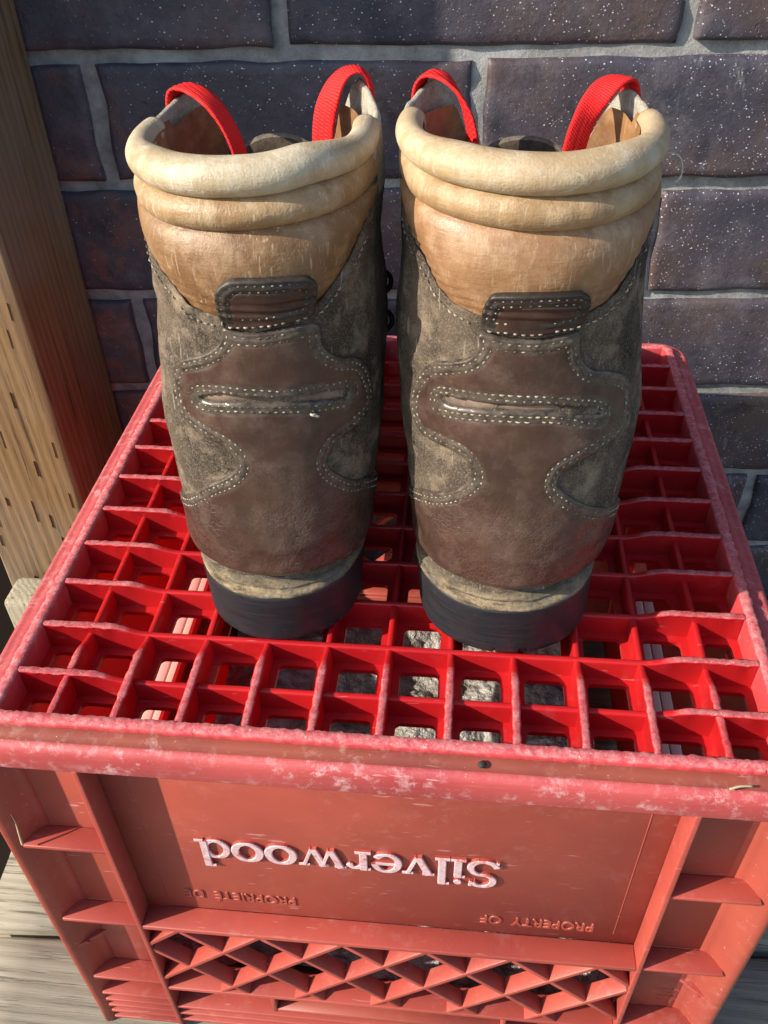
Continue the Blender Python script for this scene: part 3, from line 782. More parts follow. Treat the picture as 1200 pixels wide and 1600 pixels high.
OUT = {"left":{"counter":[[-10.1,0.1479],[-11.3,0.1437],[-15.8,0.1393],[-22.2,0.136],[-33.6,0.1318],[-39.0,0.1269],[-41.3,0.1203],[-39.8,0.1121],[-31.5,0.1058],[-20.7,0.1027],[-12.4,0.1001],[-8.3,0.0965],[-8.1,0.0917],[-13.7,0.0871],[-25.7,0.081],[-41.7,0.0717],[-50,0.0682],[-62,0.0637],[-82,0.0557],[-108,0.046],[-108,0.03],[-60,0.03],[0,0.03],[60,0.03],[118,0.03],[118,0.048],[92,0.061399999999999996],[65.8,0.07239999999999999],[51.8,0.0774],[39.6,0.0853],[35.3,0.0909],[36.6,0.0955],[42.3,0.0989],[54.7,0.1013],[64.1,0.1045],[65.1,0.1123],[60.9,0.1218],[53.4,0.1287],[42.7,0.1323],[35.3,0.137],[32.5,0.1415],[31.9,0.1471],[23.3,0.1486],[8.7,0.1473],[-1.2,0.1468]],"slot":[[-26.7,0.119],[-23.8,0.1215],[-13.5,0.1231],[2.9,0.1231],[14.0,0.1219],[28.2,0.1214],[44.3,0.12],[48.9,0.1185],[50.2,0.1159],[48.1,0.1135],[37.8,0.1148],[25.0,0.1163],[10.7,0.1177],[-5.2,0.1178],[-19.0,0.1165],[-24.3,0.1164]],"slit":[[-23.0,0.1188],[-12.4,0.1215],[2.7,0.1215],[13.9,0.1206],[29.9,0.1201],[45.4,0.1181],[47.4,0.1164],[45.4,0.1152],[31.4,0.1174],[13.9,0.1193],[-2.5,0.1195],[-17.5,0.1181]],"tab":[[-9.7,0.1483],[-10.5,0.1543],[-9.9,0.1605],[-7.6,0.164],[-4.0,0.1665],[-0.0,0.1675],[12.2,0.1675],[24.1,0.1667],[28.4,0.1659],[31.6,0.1633],[31.9,0.159],[31.0,0.1546],[29.7,0.1511],[22.9,0.1499],[8.9,0.1487],[-0.5,0.1482]],"seam":[[-92,0.19],[-76,0.178],[-64.6,0.16970000000000002],[-57.6,0.1642],[-48.3,0.1608],[-38.7,0.1577],[-30.5,0.1539],[-23.9,0.1519],[-12.9,0.1507],[9.6,0.1498],[33.5,0.154],[43.7,0.1589],[53.7,0.1651],[62.7,0.1711],[90,0.183]],"groove1":[[-116,0.1911],[-56.8,0.1916],[-31.8,0.1911],[-6.1,0.1916],[14.0,0.192],[36.8,0.1934],[68.8,0.1925],[93.8,0.1928],[116,0.1925]],"groove2":[[-116,0.181],[-60.6,0.1815],[-35.6,0.181],[-14.2,0.1813],[7.9,0.182],[28.4,0.1831],[55.9,0.1835],[80.9,0.1838],[116,0.1835]]},"right":{"counter":[[-17.6,0.1482],[-17.8,0.1433],[-21.8,0.1383],[-29.9,0.1351],[-42.1,0.1311],[-50.5,0.1238],[-56.1,0.1134],[-55.7,0.1053],[-48.2,0.0999],[-35.6,0.0995],[-25.4,0.0984],[-21.2,0.0943],[-22.0,0.0893],[-28.9,0.0834],[-42.8,0.0769],[-58,0.07189999999999999],[-80,0.0629],[-108,0.048],[-108,0.03],[-50,0.03],[0,0.03],[50,0.03],[112,0.03],[112,0.046],[84,0.059],[52.5,0.06999999999999999],[36.5,0.076],[24.4,0.0828],[17.3,0.0883],[16.2,0.0925],[19.7,0.0963],[29.3,0.0995],[37.9,0.1016],[47.3,0.1035],[55.5,0.1087],[58.0,0.1169],[52.5,0.1249],[41.8,0.1303],[31.1,0.1334],[26.1,0.1375],[24.0,0.1425],[23.0,0.1488],[15.4,0.1482],[3.5,0.1471],[-6.7,0.1474]],"slot":[[-38.6,0.1163],[-38.1,0.119],[-33.7,0.1219],[-18.8,0.1235],[-3.1,0.1239],[11.6,0.1234],[30.7,0.1196],[37.3,0.1165],[37.7,0.1139],[35.5,0.1112],[17.1,0.1166],[1.5,0.1175],[-13.4,0.1172],[-31.3,0.1149],[-36.8,0.1143]],"slit":[[-34.8,0.1188],[-32.0,0.1204],[-19.0,0.1216],[-3.1,0.1219],[14.5,0.1214],[32.7,0.1179],[35.6,0.116],[32.7,0.1157],[14.5,0.1193],[-3.1,0.1198],[-19.1,0.1188],[-31.5,0.1175]],"tab":[[-17.0,0.1496],[-17.0,0.1558],[-15.7,0.1593],[-13.7,0.1625],[-10.3,0.1639],[3.1,0.165],[17.7,0.1647],[21.9,0.1634],[24.8,0.1612],[25.1,0.1557],[23.0,0.1508],[14.5,0.1497],[3.1,0.1485],[-6.6,0.1488]],"seam":[[-95,0.188],[-78,0.181],[-64.0,0.1702],[-58.3,0.169],[-52.6,0.1679],[-42.6,0.1594],[-32.9,0.1551],[-18.3,0.153],[4.9,0.1516],[28.2,0.1537],[38.7,0.1562],[51.5,0.1634],[63.5,0.1714],[88,0.183]],"groove1":[[-116,0.195],[-81.4,0.1955],[-56.4,0.195],[-35.3,0.1945],[-11.4,0.194],[8.5,0.1936],[31.6,0.194],[59.0,0.195],[84.0,0.1953],[116,0.195]],"groove2":[[-116,0.1853],[-79.2,0.1858],[-54.2,0.1853],[-32.3,0.1847],[-10.8,0.1838],[1.1,0.1833],[20.4,0.1836],[44.1,0.1844],[69.1,0.1847],[116,0.1844]]}}
# ================================================================== BOOTS
KS = .00078          # metres per degree round the shaft: panels are cut in this flat pattern space
def interp(T, x):
    if x <= T[0][0]: return T[0][1]
    for (a, va), (b, vb) in zip(T, T[1:]):
        if x <= b: return va+(vb-va)*(x-a)/(b-a)
    return T[-1][1]
def smooth_tab(T, lo=-180, hi=180, step=1.0):
    xs = np.arange(lo, hi+step, step); ys_ = np.array([interp(T, x) for x in xs])
    k = np.array([1, 2, 3, 4, 3, 2, 1.]); k /= k.sum()
    for _ in range(2): ys_ = np.convolve(np.pad(ys_, 3, 'edge'), k, 'valid')
    return lambda x: float(np.interp(x, xs, ys_))
def catmull(P, step, closed=True):
    out = []; n = len(P)
    for i in range(n if closed else n-1):
        p0 = P[(i-1) % n] if closed or i > 0 else P[i]; p1 = P[i]; p2 = P[(i+1) % n]; p3 = P[(i+2) % n] if closed or i < n-2 else P[i+1]
        m_ = max(1, int(math.dist(p1, p2)/step))
        for k in range(m_):
            t = k/m_; t2 = t*t; t3 = t2*t
            out.append(tuple(.5*((2*b)+(-a+c)*t+(2*a-5*b+4*c-d)*t2+(-a+3*b-3*c+d)*t3) for a, b, c, d in zip(p0, p1, p2, p3)))
    if not closed: out.append(tuple(P[-1]))
    return out
def resample(P, step, closed=True):
    Q = list(P)+([P[0]] if closed else []); d = [0]
    for a, b in zip(Q, Q[1:]): d.append(d[-1]+math.dist(a, b))
    n = max(3, int(d[-1]/step)); t = np.linspace(0, d[-1], n+1)[:(-1 if closed else None)]
    return list(zip(np.interp(t, d, [q[0] for q in Q]).tolist(), np.interp(t, d, [q[1] for q in Q]).tolist()))
def seg_dist(pts, poly):
    """distance of each point to the closed outline"""
    P = np.asarray(pts); A = np.asarray(poly); B = np.roll(A, -1, 0); AB = B-A; L2 = (AB**2).sum(1)+1e-18
    out = np.full(len(P), 9.)
    for s in range(0, len(P), 2000):
        p = P[s:s+2000, None]; t = np.clip(((p-A)*AB).sum(-1)/L2, 0, 1); q = A+AB*t[..., None]
        out[s:s+2000] = np.sqrt(((p-q)**2).sum(-1)).min(1)
    return out
def inside(pts, poly):
    P = np.asarray(pts); x, y = P[:, 0], P[:, 1]; c = np.zeros(len(P), bool); n = len(poly); j = n-1
    for i in range(n):
        xi, yi = poly[i]; xj, yj = poly[j]
        with np.errstate(all='ignore'): c ^= ((yi > y) != (yj > y)) & (x < (xj-xi)*(y-yi)/(yj-yi+1e-30)+xi)
        j = i
    return c
def area(P): return .5*sum(a[0]*b[1]-b[0]*a[1] for a, b in zip(P, P[1:]+P[:1]))
def inset_loop(P, d, step):
    """offset a closed outline inward by d, dropping points that come too close"""
    sgn = 1 if area(P) > 0 else -1; n = len(P); out = []
    for i in range(n):
        a, b = P[(i-2) % n], P[(i+2) % n]; tx, ty = b[0]-a[0], b[1]-a[1]; l = math.hypot(tx, ty) or 1
        out.append((P[i][0]-ty/l*d*sgn, P[i][1]+tx/l*d*sgn))
    dd = seg_dist(out, P); ok = inside(out, P)
    return [p for p, q, k in zip(out, dd, ok) if q > d*.93 and k]
def flat_panel(side, outline, offf, hole=None, grid=.0011, bstep=.0006, skirt=-.0006):
    """triangulate an outline in pattern space and lay it on the boot; offf(d, s, z) = height of the leather"""
    P = resample(outline, bstep)
    polys = [P]
    if hole: polys.append(resample(hole, bstep))
    lo = np.min(P, 0); hi = np.max(P, 0)
    gx, gy = np.meshgrid(np.arange(lo[0], hi[0], grid), np.arange(lo[1], hi[1], grid*.87), indexing='ij')
    gx = gx+(np.arange(gx.shape[1]) % 2)*grid/2
    pts = np.stack([gx.ravel(), gy.ravel()], -1); pts = pts[inside(pts, P)]
    d = seg_dist(pts, P); pts = pts[d > grid*.55]
    if hole: pts = pts[~inside(pts, polys[1])]; pts = pts[seg_dist(pts, polys[1]) > grid*.5]
    ring = inset_loop(P, .00035, bstep)
    verts = [Vector(p) for p in P]; edges = [(i, (i+1) % len(P)) for i in range(len(P))]
    if hole:
        b = len(verts); verts += [Vector(p) for p in polys[1]]; m_ = len(polys[1]); edges += [(b+i, b+(i+1) % m_) for i in range(m_)]
    nb = len(verts)
    verts += [Vector(p) for p in ring]+[Vector(p) for p in pts]
    co, _, fc, *_ = delaunay_2d_cdt(verts, edges, [], 1 if not hole else 2, 1e-7)
    C = np.array([tuple(c) for c in co])
    F = [tuple(f) for f in fc]
    if hole:
        cen = np.array([C[list(f)].mean(0) for f in F]); keep = inside(cen, P) & ~inside(cen, polys[1]); F = [f for f, k in zip(F, keep) if k]
    D = seg_dist(C, P); Dh = seg_dist(C, polys[1]) if hole else np.full(len(C), 9.)
    V = [surf(side, s/KS, z, offf(d, dh, s, z)) for (s, z), d, dh in zip(C, D, Dh)]
    # skirt down to the surface underneath
    cnt = {}
    for f in F:
        for a, b in zip(f, f[1:]+f[:1]):
            k = (min(a, b), max(a, b)); cnt[k] = cnt.get(k, 0)+1
    be = [k for k, c in cnt.items() if c == 1]; mp = {}
    for a, b in be:
        for q in (a, b):
            if q not in mp:
                mp[q] = len(V); s, z = C[q]; V.append(surf(side, s/KS, z, skirt))
        F.append((a, b, mp[b], mp[a]))
    flat_panel.edge = np.concatenate([np.minimum(D, Dh), np.zeros(len(V)-len(C))])
    return V, F
def polyline_at(P, s):
    pass
def stitches(side, path, off, closed=False, L=.0018, gap=.0008, w_=.00034, lift=.00012, mb=None, jitter=.00012, rs=None):
    """a row of thread stitches along a path in pattern space"""
    rs = rs or random.Random(1)
    Q = list(path)+([path[0]] if closed else []); d = [0]
    for a, b in zip(Q, Q[1:]): d.append(d[-1]+math.dist(a, b))
    X = np.array([q[0] for q in Q]); Y = np.array([q[1] for q in Q]); d = np.array(d)
    t = 0
    while t+L < d[-1]:
        if rs.random() > .04:
            j = rs.uniform(-jitter, jitter); l_ = L*rs.uniform(.85, 1.1)
            c = []
            for q in (0, .5, 1):
                s = float(np.interp(t+l_*q, d, X)); z = float(np.interp(t+l_*q, d, Y))+j
                o = off(s, z) if callable(off) else off
                c.append((Vector(surf(side, s/KS, z, o+(lift if q == .5 else -.0002))), Vector(surf(side, s/KS, z, o+.001))))
            ax = (c[2][0]-c[0][0]).normalized(); N = (c[1][1]-c[1][0]).normalized(); B = ax.cross(N).normalized()
            v = []; ww = w_*rs.uniform(.85, 1.2)
            for q, r in ((0, .45), (.22, .95), (.5, 1.1), (.78, .95), (1, .45)):
                p = c[0][0].lerp(c[1][0], q*2) if q <= .5 else c[1][0].lerp(c[2][0], q*2-1)
                p = p+N*(.00018*math.sin(math.pi*q))
                for k in range(5):
                    a = 2*math.pi*k/5; v.append(p+B*(math.cos(a)*ww*r)+N*(math.sin(a)*ww*.75*r))
            f = [(i*5+k, i*5+(k+1) % 5, (i+1)*5+(k+1) % 5, (i+1)*5+k) for i in range(4) for k in range(5)]+[(0,1,2,3,4), (20,21,22,23,24)]
            mb.add(v, f)
        t += L+gap*rs.uniform(.8, 1.2)
def tube(path, r, mat, name, parent, n=8, flat=None):
    v = []; f = []; m_ = len(path); path = [Vector(p) for p in path]; up = Vector((.1, .3, 1)).normalized()
    for i, p in enumerate(path):
        t = (path[min(i+1, m_-1)]-path[max(i-1, 0)]).normalized(); a = t.cross(up).normalized(); b = a.cross(t).normalized()
        rr = r(i/(m_-1)) if callable(r) else r
        for k in range(n): q = 2*math.pi*k/n; v.append(p+a*(rr*math.cos(q))+b*(rr*math.sin(q)))
    f = [(i*n+k, i*n+(k+1) % n, (i+1)*n+(k+1) % n, (i+1)*n+k) for i in range(m_-1) for k in range(n)]+[tuple(range(n)), tuple((m_-1)*n+k for k in range(n))]
    return put(name, mesh(name, v, f, mat), parent)
def strap(path, widths, wdir, name, parent, th=.0007):
    """flat woven webbing: path in space, width direction per point"""
    path = [Vector(p) for p in path]; m_ = len(path); v = []; ncol = 9
    for i, p in enumerate(path):
        wd = Vector(wdir(i/(m_-1))).normalized(); t = (path[min(i+1, m_-1)]-path[max(i-1, 0)]).normalized()
        wd = (wd-t*wd.dot(t)).normalized(); nn = t.cross(wd).normalized(); hw = widths/2
        row = []
        for k in range(ncol): u = -1+2*k/(ncol-1); row.append(p+wd*(hw*u)+nn*(th*(1-.5*u**6)+.00016*math.cos(u*13)))
        for k in range(ncol-1, -1, -1): u = -1+2*k/(ncol-1); row.append(p+wd*(hw*u)-nn*(th*(1-.5*u**6)+.00016*math.cos(u*13)))
        v += row
    M_ = ncol*2
    f = [(i*M_+k, i*M_+(k+1) % M_, (i+1)*M_+(k+1) % M_, (i+1)*M_+k) for i in range(m_-1) for k in range(M_)]+[tuple(range(M_)), tuple((m_-1)*M_+k for k in range(M_))]
    return put(name, mesh(name, v, f, M['webbing']), parent)
def gauss(x, m_, s): return math.exp(-((x-m_)/s)**2)

def boot(side, label):
    O = OUT[side]; rs = random.Random(11 if side == 'left' else 23)
    S = SECT[side]; c0 = lerp_tab(S['cx'], 0)
    root = empty('leather_boot', (c0, .16, .0008), label, 'boot', 'pair of worn leather boots standing on the crate')
    seam = smooth_tab(O['seam']); g1 = smooth_tab(O['groove1']); g2 = smooth_tab(O['groove2'])
    yaw = 13 if side == 'left' else 3           # how far the pattern is turned on the shaft
    roll = M['roll'] if side == 'left' else M['roll_r']; cuffm = M['cuff'] if side == 'left' else M['cuff_r']
    nsd = 3.1 if side == 'left' else 8.7
    # ---- height of the upper's top edge all the way round: seam at the back, collar flaps at the sides, low at the tongue
    pk = {'left': ((-126, .2022), (119, .2074)), 'right': ((-124, .2072), (120, .2046))}[side]
    def ztop(ph):
        zs = seam(ph)
        a = abs(ph); p, zp = pk[0] if ph < 0 else pk[1]; p = abs(p)
        if a < 74: return zs
        if a < 95: t = (a-74)/21; t = t*t*(3-2*t); return zs+(zp-.0085-zs)*t
        if a < p+8: t = (a-95)/(p+8-95); return zp-.0085*(1-t)
        t = min(1, (a-p-8)/(168-p-8)); t = t*t*(3-2*t); return zp+(.166-zp)*t
    def uoff(ph, z):
        a = abs(ph); s = max(0, min(1, (a-80)/26)); s = s*s*(3-2*s); hh = max(0, min(1, (z-.165)/.02))
        bag = .0011*nz(ph*.05, z*40, nsd)+.0006*nz(ph*.16, z*130, nsd+2)
        e = max(0, 1-(ztop(ph)-z)/.006) if a < 90 else 0
        return .0014+.0026*s*hh+bag*(1-hh*.6)+.0002*e
    def upper():
        phs = np.arange(-180, 180, 1.5); nr = 90; v = []; f = []
        # outside, round the cut edge, and down the inside
        for ph in phs:
            zt = ztop(ph)+.0006*nz(ph*.22, nsd, 0)
            for j in range(nr+1):
                t = j/nr; z = .0305+(zt-.0305)*(t**.92)
                v.append(surf(side, ph, z, uoff(ph, z)-(.0006 if j == nr else 0)))
            th = .0026 if abs(ph) > 85 else .0016
            v.append(surf(side, ph, zt+.0005, uoff(ph, zt)-th*.5))
            for j in range(4):
                z = zt-.0004-j*.006; v.append(surf(side, ph, z, uoff(ph, z)-th))
        m_ = nr+1+5; n = len(phs)
        fm = []
        for i in range(n):
            i2 = (i+1) % n; ph = phs[i]
            for j in range(m_-1):
                f.append((i*m_+j, i2*m_+j, i2*m_+j+1, i*m_+j+1))
                zc = v[i*m_+j][2]
                fm.append(1 if (abs(ph) > 84 and j >= nr-17 and zc > .178) else 0)
        return mesh('upper', v, f, [M['nubuck'], M['flap']], fm=fm)
    put('upper', upper(), root)
    # light cut edge of the collar flap
    # ---- lining inside the shaft
    def lining():
        v = []; f = []; phs = np.arange(-180, 180, 3.0); zs = np.linspace(.012, 1, 24)
        for ph in phs:
            a = abs(ph); top = (g1(ph)+.006 if a < 112 else min(ztop(ph)-.004, .199)) if a < 150 else .165
            for t in zs:
                z = .02+(top-.02)*t; v.append(surf(side, ph, z, -.0062+.0008*nz(ph*.1, z*60, nsd)+(.0035 if a > 100 and z > .17 else 0)))
        m_ = len(zs); n = len(phs)
        f = [(i*m_+j, ((i+1) % n)*m_+j, ((i+1) % n)*m_+j+1, i*m_+j+1) for i in range(n) for j in range(m_-1)]
        return mesh('lining', v, f, M['lining'])
    put('lining', lining(), root)
    # ---- tan cuff: bulging panel, thin roll, fat rim roll
    PMAX = 99
    def ring_part(name, prof, mat, n0=-PMAX, n1=PMAX, step=1.5):
        phs = np.arange(n0, n1+.1, step); rows = [prof(ph) for ph in phs]; m_ = len(rows[0]); v = [surf(side, ph, z, o) for ph, r in zip(phs, rows) for z, o in r]
        f = [(i*m_+j, (i+1)*m_+j, (i+1)*m_+j+1, i*m_+j+1) for i in range(len(phs)-1) for j in range(m_-1)]
        f += [tuple(range(m_)), tuple((len(phs)-1)*m_+j for j in range(m_))]
        return put(name, mesh(name, v, f, mat), root)
    def endf(ph):    # rolls get thinner where they run under the flaps
        t = max(0, min(1, (abs(ph)-28)/48)); return 1-.50*t*t*(3-2*t)
    def cuff_o(ph, z):
        z0, z1 = seam(ph)-.004, g2(ph)
        if 1:
            q = min(1, max(0, (z-z0-.0045)/max(.004, z1-z0-.0045)))
            b = (math.sin(math.pi*min(1, q**1.15))**.8)*.6+.4*(q**.75)*(1-q**9)
            o = .0001+.0050*b*endf(ph)+.0006*nz(ph*.06, z*50, nsd+4)*b+.00045*math.sin((z*1000*1.9)+2.2*nz(ph*.06, z*30, nsd))*math.exp(-((q-.12)/.16)**2)
        return o
    def p_cuff(ph):
        z0, z1 = seam(ph)-.004, g2(ph)
        return [(z0+(z1-z0)*j/30, cuff_o(ph, z0+(z1-z0)*j/30)) for j in range(31)]
    def tab_b(s, z): return max(0, cuff_o(s/KS, z)-.0006) if z > seam(s/KS)-.003 else 0
    ring_part('cuff_panel', p_cuff, cuffm)
    def p_r2(ph):
        z0, z1 = g2(ph)-.0008, g1(ph)+.0004; out = []
        for j in range(17):
            s = j/16; z = z0+(z1-z0)*s; b = math.sin(math.pi*min(1, max(0, s)))**.55
            out.append((z, -.0006+.0052*b*endf(ph)+.0004*nz(ph*.12, z*90, nsd+6)*b))
        return out
    ring_part('cuff_roll', p_r2, M['roll2'])
    def p_r1(ph):
        e = endf(ph)
        zc = g1(ph)+.0055*(.6+.4*e)+.0002*nz(ph*.03, nsd, 3); out = []
        rx, rz = .0072*(.30+.70*e), .0060*(.6+.4*e)
        for j in range(29):
            a = R(-82+j*300/28)
            fat = 1+.035*nz(ph*.05, j*.12, nsd+9)
            out.append((zc+rz*fat*math.sin(a), -.0020*e-.001*(1-e)+rx*fat*math.cos(a)))
        return out
    ring_part('rim_roll', p_r1, roll)
    # ---- tongue
    v = []; f = []; phs = np.arange(128, 232.1, 4.0)
    ring_ = []
    for ph in phs:
        u = (ph-180)/52; zt = .1865-.020*abs(u)**2.2; p2 = ph if ph <= 180 else ph-360
        sec = [(.12, .0), (.15, -.0005), (zt-.004, -.001), (zt-.0012, -.0016), (zt, -.0035), (zt-.0008, -.006), (zt-.004, -.0078), (.16, -.0085), (.12, -.009)]
        for z, o_ in sec: v.append(surf(side, p2, z, o_-.004))
    m_ = 9
    f = [(i*m_+j, (i+1)*m_+j, (i+1)*m_+j+1, i*m_+j+1) for i in range(len(phs)-1) for j in range(m_-1)]
    fm = [1 if (q % (m_-1)) in (2, 3, 4) else 0 for q in range(len(f))]
    put('tongue', mesh('tongue', v, f, [M['tongue'], M['tongue_edge']], fm=fm), root)
    # insole
    put('insole', mesh('insole', [surf(side, ph, .018, -.004) for ph in range(0, 360, 10)], [tuple(range(36))], M['tongue']), root)
    # ---- heel counter
    outl = catmull([(p*KS, z) for p, z in O['counter']], .0006)
    slit = catmull([(p*KS, z) for p, z in O['slit']], .0004); slot = catmull([(p*KS, z) for p, z in O['slot']], .0004)
    TC = .0030
    def c_h(d, dh, s, z):
        e = min(1, d/.0007); h = TC*math.sqrt(max(0, 1-(1-e)**2))*.55+TC*.45
        h -= .00045*(gauss(d, .0019, .0006)+gauss(d, .0044, .0006))
        h += .00025*gauss(d, .0031, .0006)
        h -= .0007*max(0, 1-d/.02)*0
        if dh < .008:
            e2 = min(1, dh/.0008); h = h*(.35+.65*math.sqrt(max(0, 1-(1-e2)**2)))
            h -= .00042*(gauss(dh, .0021, .0006)+gauss(dh, .0041, .0005)); h += .00025*gauss(dh, .0011, .0007)
        h += .0008*nz(s*45, z*45, nsd)+.0003*nz(s*160, z*160, nsd+1)
        low = max(0, 1-abs(z-.042)/.010); h += .0010*low
        foot = max(0, min(1, (.0395-z)/.006)); h -= .0022*foot
        return h
    V, F = flat_panel(side, outl, c_h, hole=slit, grid=.0010, bstep=.0007, skirt=.0002)
    me = mesh('heel_counter', V, F, M['counter']); at = me.attributes.new('edge', 'FLOAT', 'POINT'); at.data.foreach_set('value', flat_panel.edge.astype(np.float32))
    ctr = put('heel_counter', me, root)
    # strip of lighter leather showing in the slit, and its lips
    V, F = flat_panel(side, catmull([(p*KS, z+(.0008 if i < 6 else -.0006)) for i, (p, z) in enumerate(O['slit'])], .0004), lambda d, dh, s, z: .0010+.0007*min(1, d/.0014)+.0002*nz(s*300, z*300, 1), grid=.0007, bstep=.0005, skirt=0)
    put('pocket_lining', mesh('pocket_lining', V, F, M['pocket']), ctr)
    # ---- dark heel tab
    tl = catmull([(p*KS, z) for p, z in O['tab']], .0005)
    TT = .0038
    zlo = min(q[1] for q in tl)
    def t_h(d, dh, s, z):
        e = min(1, d/.0008); h = TT*(.62+.38*math.sqrt(max(0, 1-(1-e)**2)))
        h -= .0004*(gauss(d, .0021, .0006)+gauss(d, .0042, .0006)); h += .0002*gauss(d, .0031, .0006)
        h -= .0008*max(0, min(1, (d-.0045)/.001)); h += .0003*nz(s*120, z*220, nsd)
        lowb = max(0, min(1, (zlo+.0052-z)/.0022)); h -= .0006*lowb
        return h+tab_b(s, z)*.9
    V, F = flat_panel(side, tl, t_h, grid=.0008, bstep=.0006, skirt=.0005)
    me = mesh('heel_tab', V, F, M['tab_rim'])
    tabroot = put('heel_tab', me, root)
    inner = inset_loop(resample(tl, .0006), .0046, .0006)
    zb_ = min(q[1] for q in tl); zm_ = zb_+.0088
    inner = [(s_, z_-max(0, min(1, (zm_-z_)/.0015))*.0042+.0) for s_, z_ in inner]
    def ti_h(d, dh, s, z):
        e = min(1, d/.0006); return TT-.0009+.0005*math.sqrt(max(0, 1-(1-e)**2))+.0003*nz(s*60, z*330, nsd)+tab_b(s, z)*.9
    if len(inner) > 8:
        V, F = flat_panel(side, inner, ti_h, grid=.0009, bstep=.0007, skirt=TT-.0022)
        put('tab_field', mesh('tab_field', V, F, M['tab']), tabroot)
    # ---- stitching
    mb = MB()
    P = resample(outl, .0006)
    def rows(P, dists, hf, closed=True, sel=None, **kw):
        for dd in dists:
            Q = inset_loop(P, dd, .0006)
            runs = []; cur = []
            for a in Q:
                if sel and not sel(a[0], a[1]):
                    if len(cur) > 3: runs.append(cur)
                    cur = []; continue
                if cur and math.dist(cur[-1], a) > .004:
                    if len(cur) > 3: runs.append(cur)
                    cur = []
                cur.append(a)
            if len(cur) > 3: runs.append(cur)
            for r in runs: stitches(side, r, hf, mb=mb, rs=rs, **kw)
    tz = min(z for p, z in O['tab'])
    rows(P, (.0019, .0044), lambda s, z: TC-.00055+.0008*nz(s*45, z*45, nsd)+.0003*nz(s*160, z*160, nsd+1), sel=lambda s, z: z > .052 and not (z > tz-.002))
    Ps = resample(slot, .0006)
    rows(Ps, (.00005,), lambda s, z: TC-.0004+.0008*nz(s*45, z*45, nsd), L=.0019, gap=.0007)
    Ps2 = inset_loop(Ps, -.0019, .0006) if False else Ps
    # second row round the slot, further out
    sg = 1 if area(Ps) > 0 else -1; n = len(Ps); outer = []
    for i in range(n):
        a, b = Ps[(i-3) % n], Ps[(i+3) % n]; tx, ty = b[0]-a[0], b[1]-a[1]; l = math.hypot(tx, ty) or 1
        outer.append((Ps[i][0]+ty/l*.0019*sg, Ps[i][1]-tx/l*.0019*sg))
    stitches(side, outer, lambda s, z: TC-.0004+.0008*nz(s*45, z*45, nsd), closed=True, L=.0019, gap=.0007, mb=mb, rs=rs)
    rows(resample(tl, .0006), (.0021, .0042), lambda s, z: TT-.0007+tab_b(s, z)*.9, L=.0017, sel=lambda s, z: z > zb_+.0045)
    rows(resample(tl, .0006), (.0010,), lambda s, z: TT-.0005+tab_b(s, z)*.9, L=.0017, sel=lambda s, z: z < zb_+.0036)
    # row of stitches on the nubuck just under the tan cuff
    tl_lo = min(p for p, z in O['tab']); tl_hi = max(p for p, z in O['tab'])
    for a, b in ((-74, tl_lo-1), (tl_hi+1, 76)):
        path = [(p*KS, seam(p)-.0030) for p in np.arange(a, b, 1.0)]
        if len(path) > 3: stitches(side, path, lambda s, z: uoff(s/KS, z)+.0002, mb=mb, rs=rs)
    o = mb.build('stitching', M['thread'], root, smooth=True); tag(o, kind='stuff')
    # ---- dusty midsole and rubber sole
    def band(name, prof, mat, step=1.2, fn=None, cap=None):
        phs = np.arange(-180, 180, step); v = []; m_ = len(prof)
        for ph in phs:
            for z, o_ in prof:
                z2, o2 = fn(ph, z, o_) if fn else (z, o_)
                v.append(surf(side, ph, z2, o2))
        n = len(phs)
        f = [(i*m_+j, ((i+1) % n)*m_+j, ((i+1) % n)*m_+j+1, i*m_+j+1) for i in range(n) for j in range(m_-1)]
        if cap: f.append(tuple(i*m_ for i in range(n)))
        return put(name, mesh(name, v, f, mat), root)
    zs_ = .0280
    def fm_(ph, z, o_): return z+.0004*nz(ph*.08, z*300, nsd), o_+.0005*nz(ph*.10, z*500, nsd+3)+.0003*nz(ph*.5, z*900, nsd)
    band('midsole', [(zs_-.001, .0005), (zs_, .0022), (zs_+.0012, .0026), (zs_+.0021, .0024), (zs_+.0026, .0014), (zs_+.0029, .0025), (zs_+.0038, .0028), (zs_+.0046, .0022), (zs_+.0050, .0006), (zs_+.0052, -.0020), (zs_+.0056, -.0040), (zs_+.0075, -.0058), (zs_+.0110, -.0066)], M['welt'], fn=fm_)
    notch = [rs.uniform(-80, 80) for _ in range(5)]
    def fo(ph, z, o_):
        if z < .0042:
            for q in notch:
                if abs(ph-q) < .9 and z < .003: o_ -= .0010
        return z, o_+.0003*nz(ph*.05, z*80, nsd+5)
    band('rubber_sole', [(0, -.004), (0, -.0010), (.0006, .0002), (.0020, .0006), (.0040, .0008), (.0045, .0008), (.012, .0012), (.020, .0017), (.0262, .0021), (.0277, .0019), (.0283, .0012), (.0285, -.003)], M['rubber'], step=.8, fn=fo, cap=True)
    # ---- red pull loops sewn over the collar flaps
    for sg_, (pp, zp) in ((-1, pk[0]), (1, pk[1])):
        ph = {('left', 1): 125, ('right', 1): 131}.get((side, sg_), pp+sg_*2); zp = ztop(ph)
        wall_o = Vector(surf(side, ph, zp-.020, uoff(ph, zp-.02)+.0012)); wall_t = Vector(surf(side, ph, zp+.0032, uoff(ph, zp)-.0012))
        ow = Vector(surf(side, ph, zp-.004, uoff(ph, zp)+.0020))
        end, tang, outw = {('left', -1): ((.0977, .1146), (.25, .95, 0), 0), ('left', 1): ((.1262, .1255), (.93, -.36, 0), 0),
                     ('right', -1): ((.1812, .1190), (.40, -.90, 0), 0), ('right', 1): ((.2160, .1160), (.92, .38, 0), 0)}[(side, sg_)]
        dv = Vector((end[0]-wall_t.x, end[1]-wall_t.y, 0)); zt_ = wall_t.z+.0008
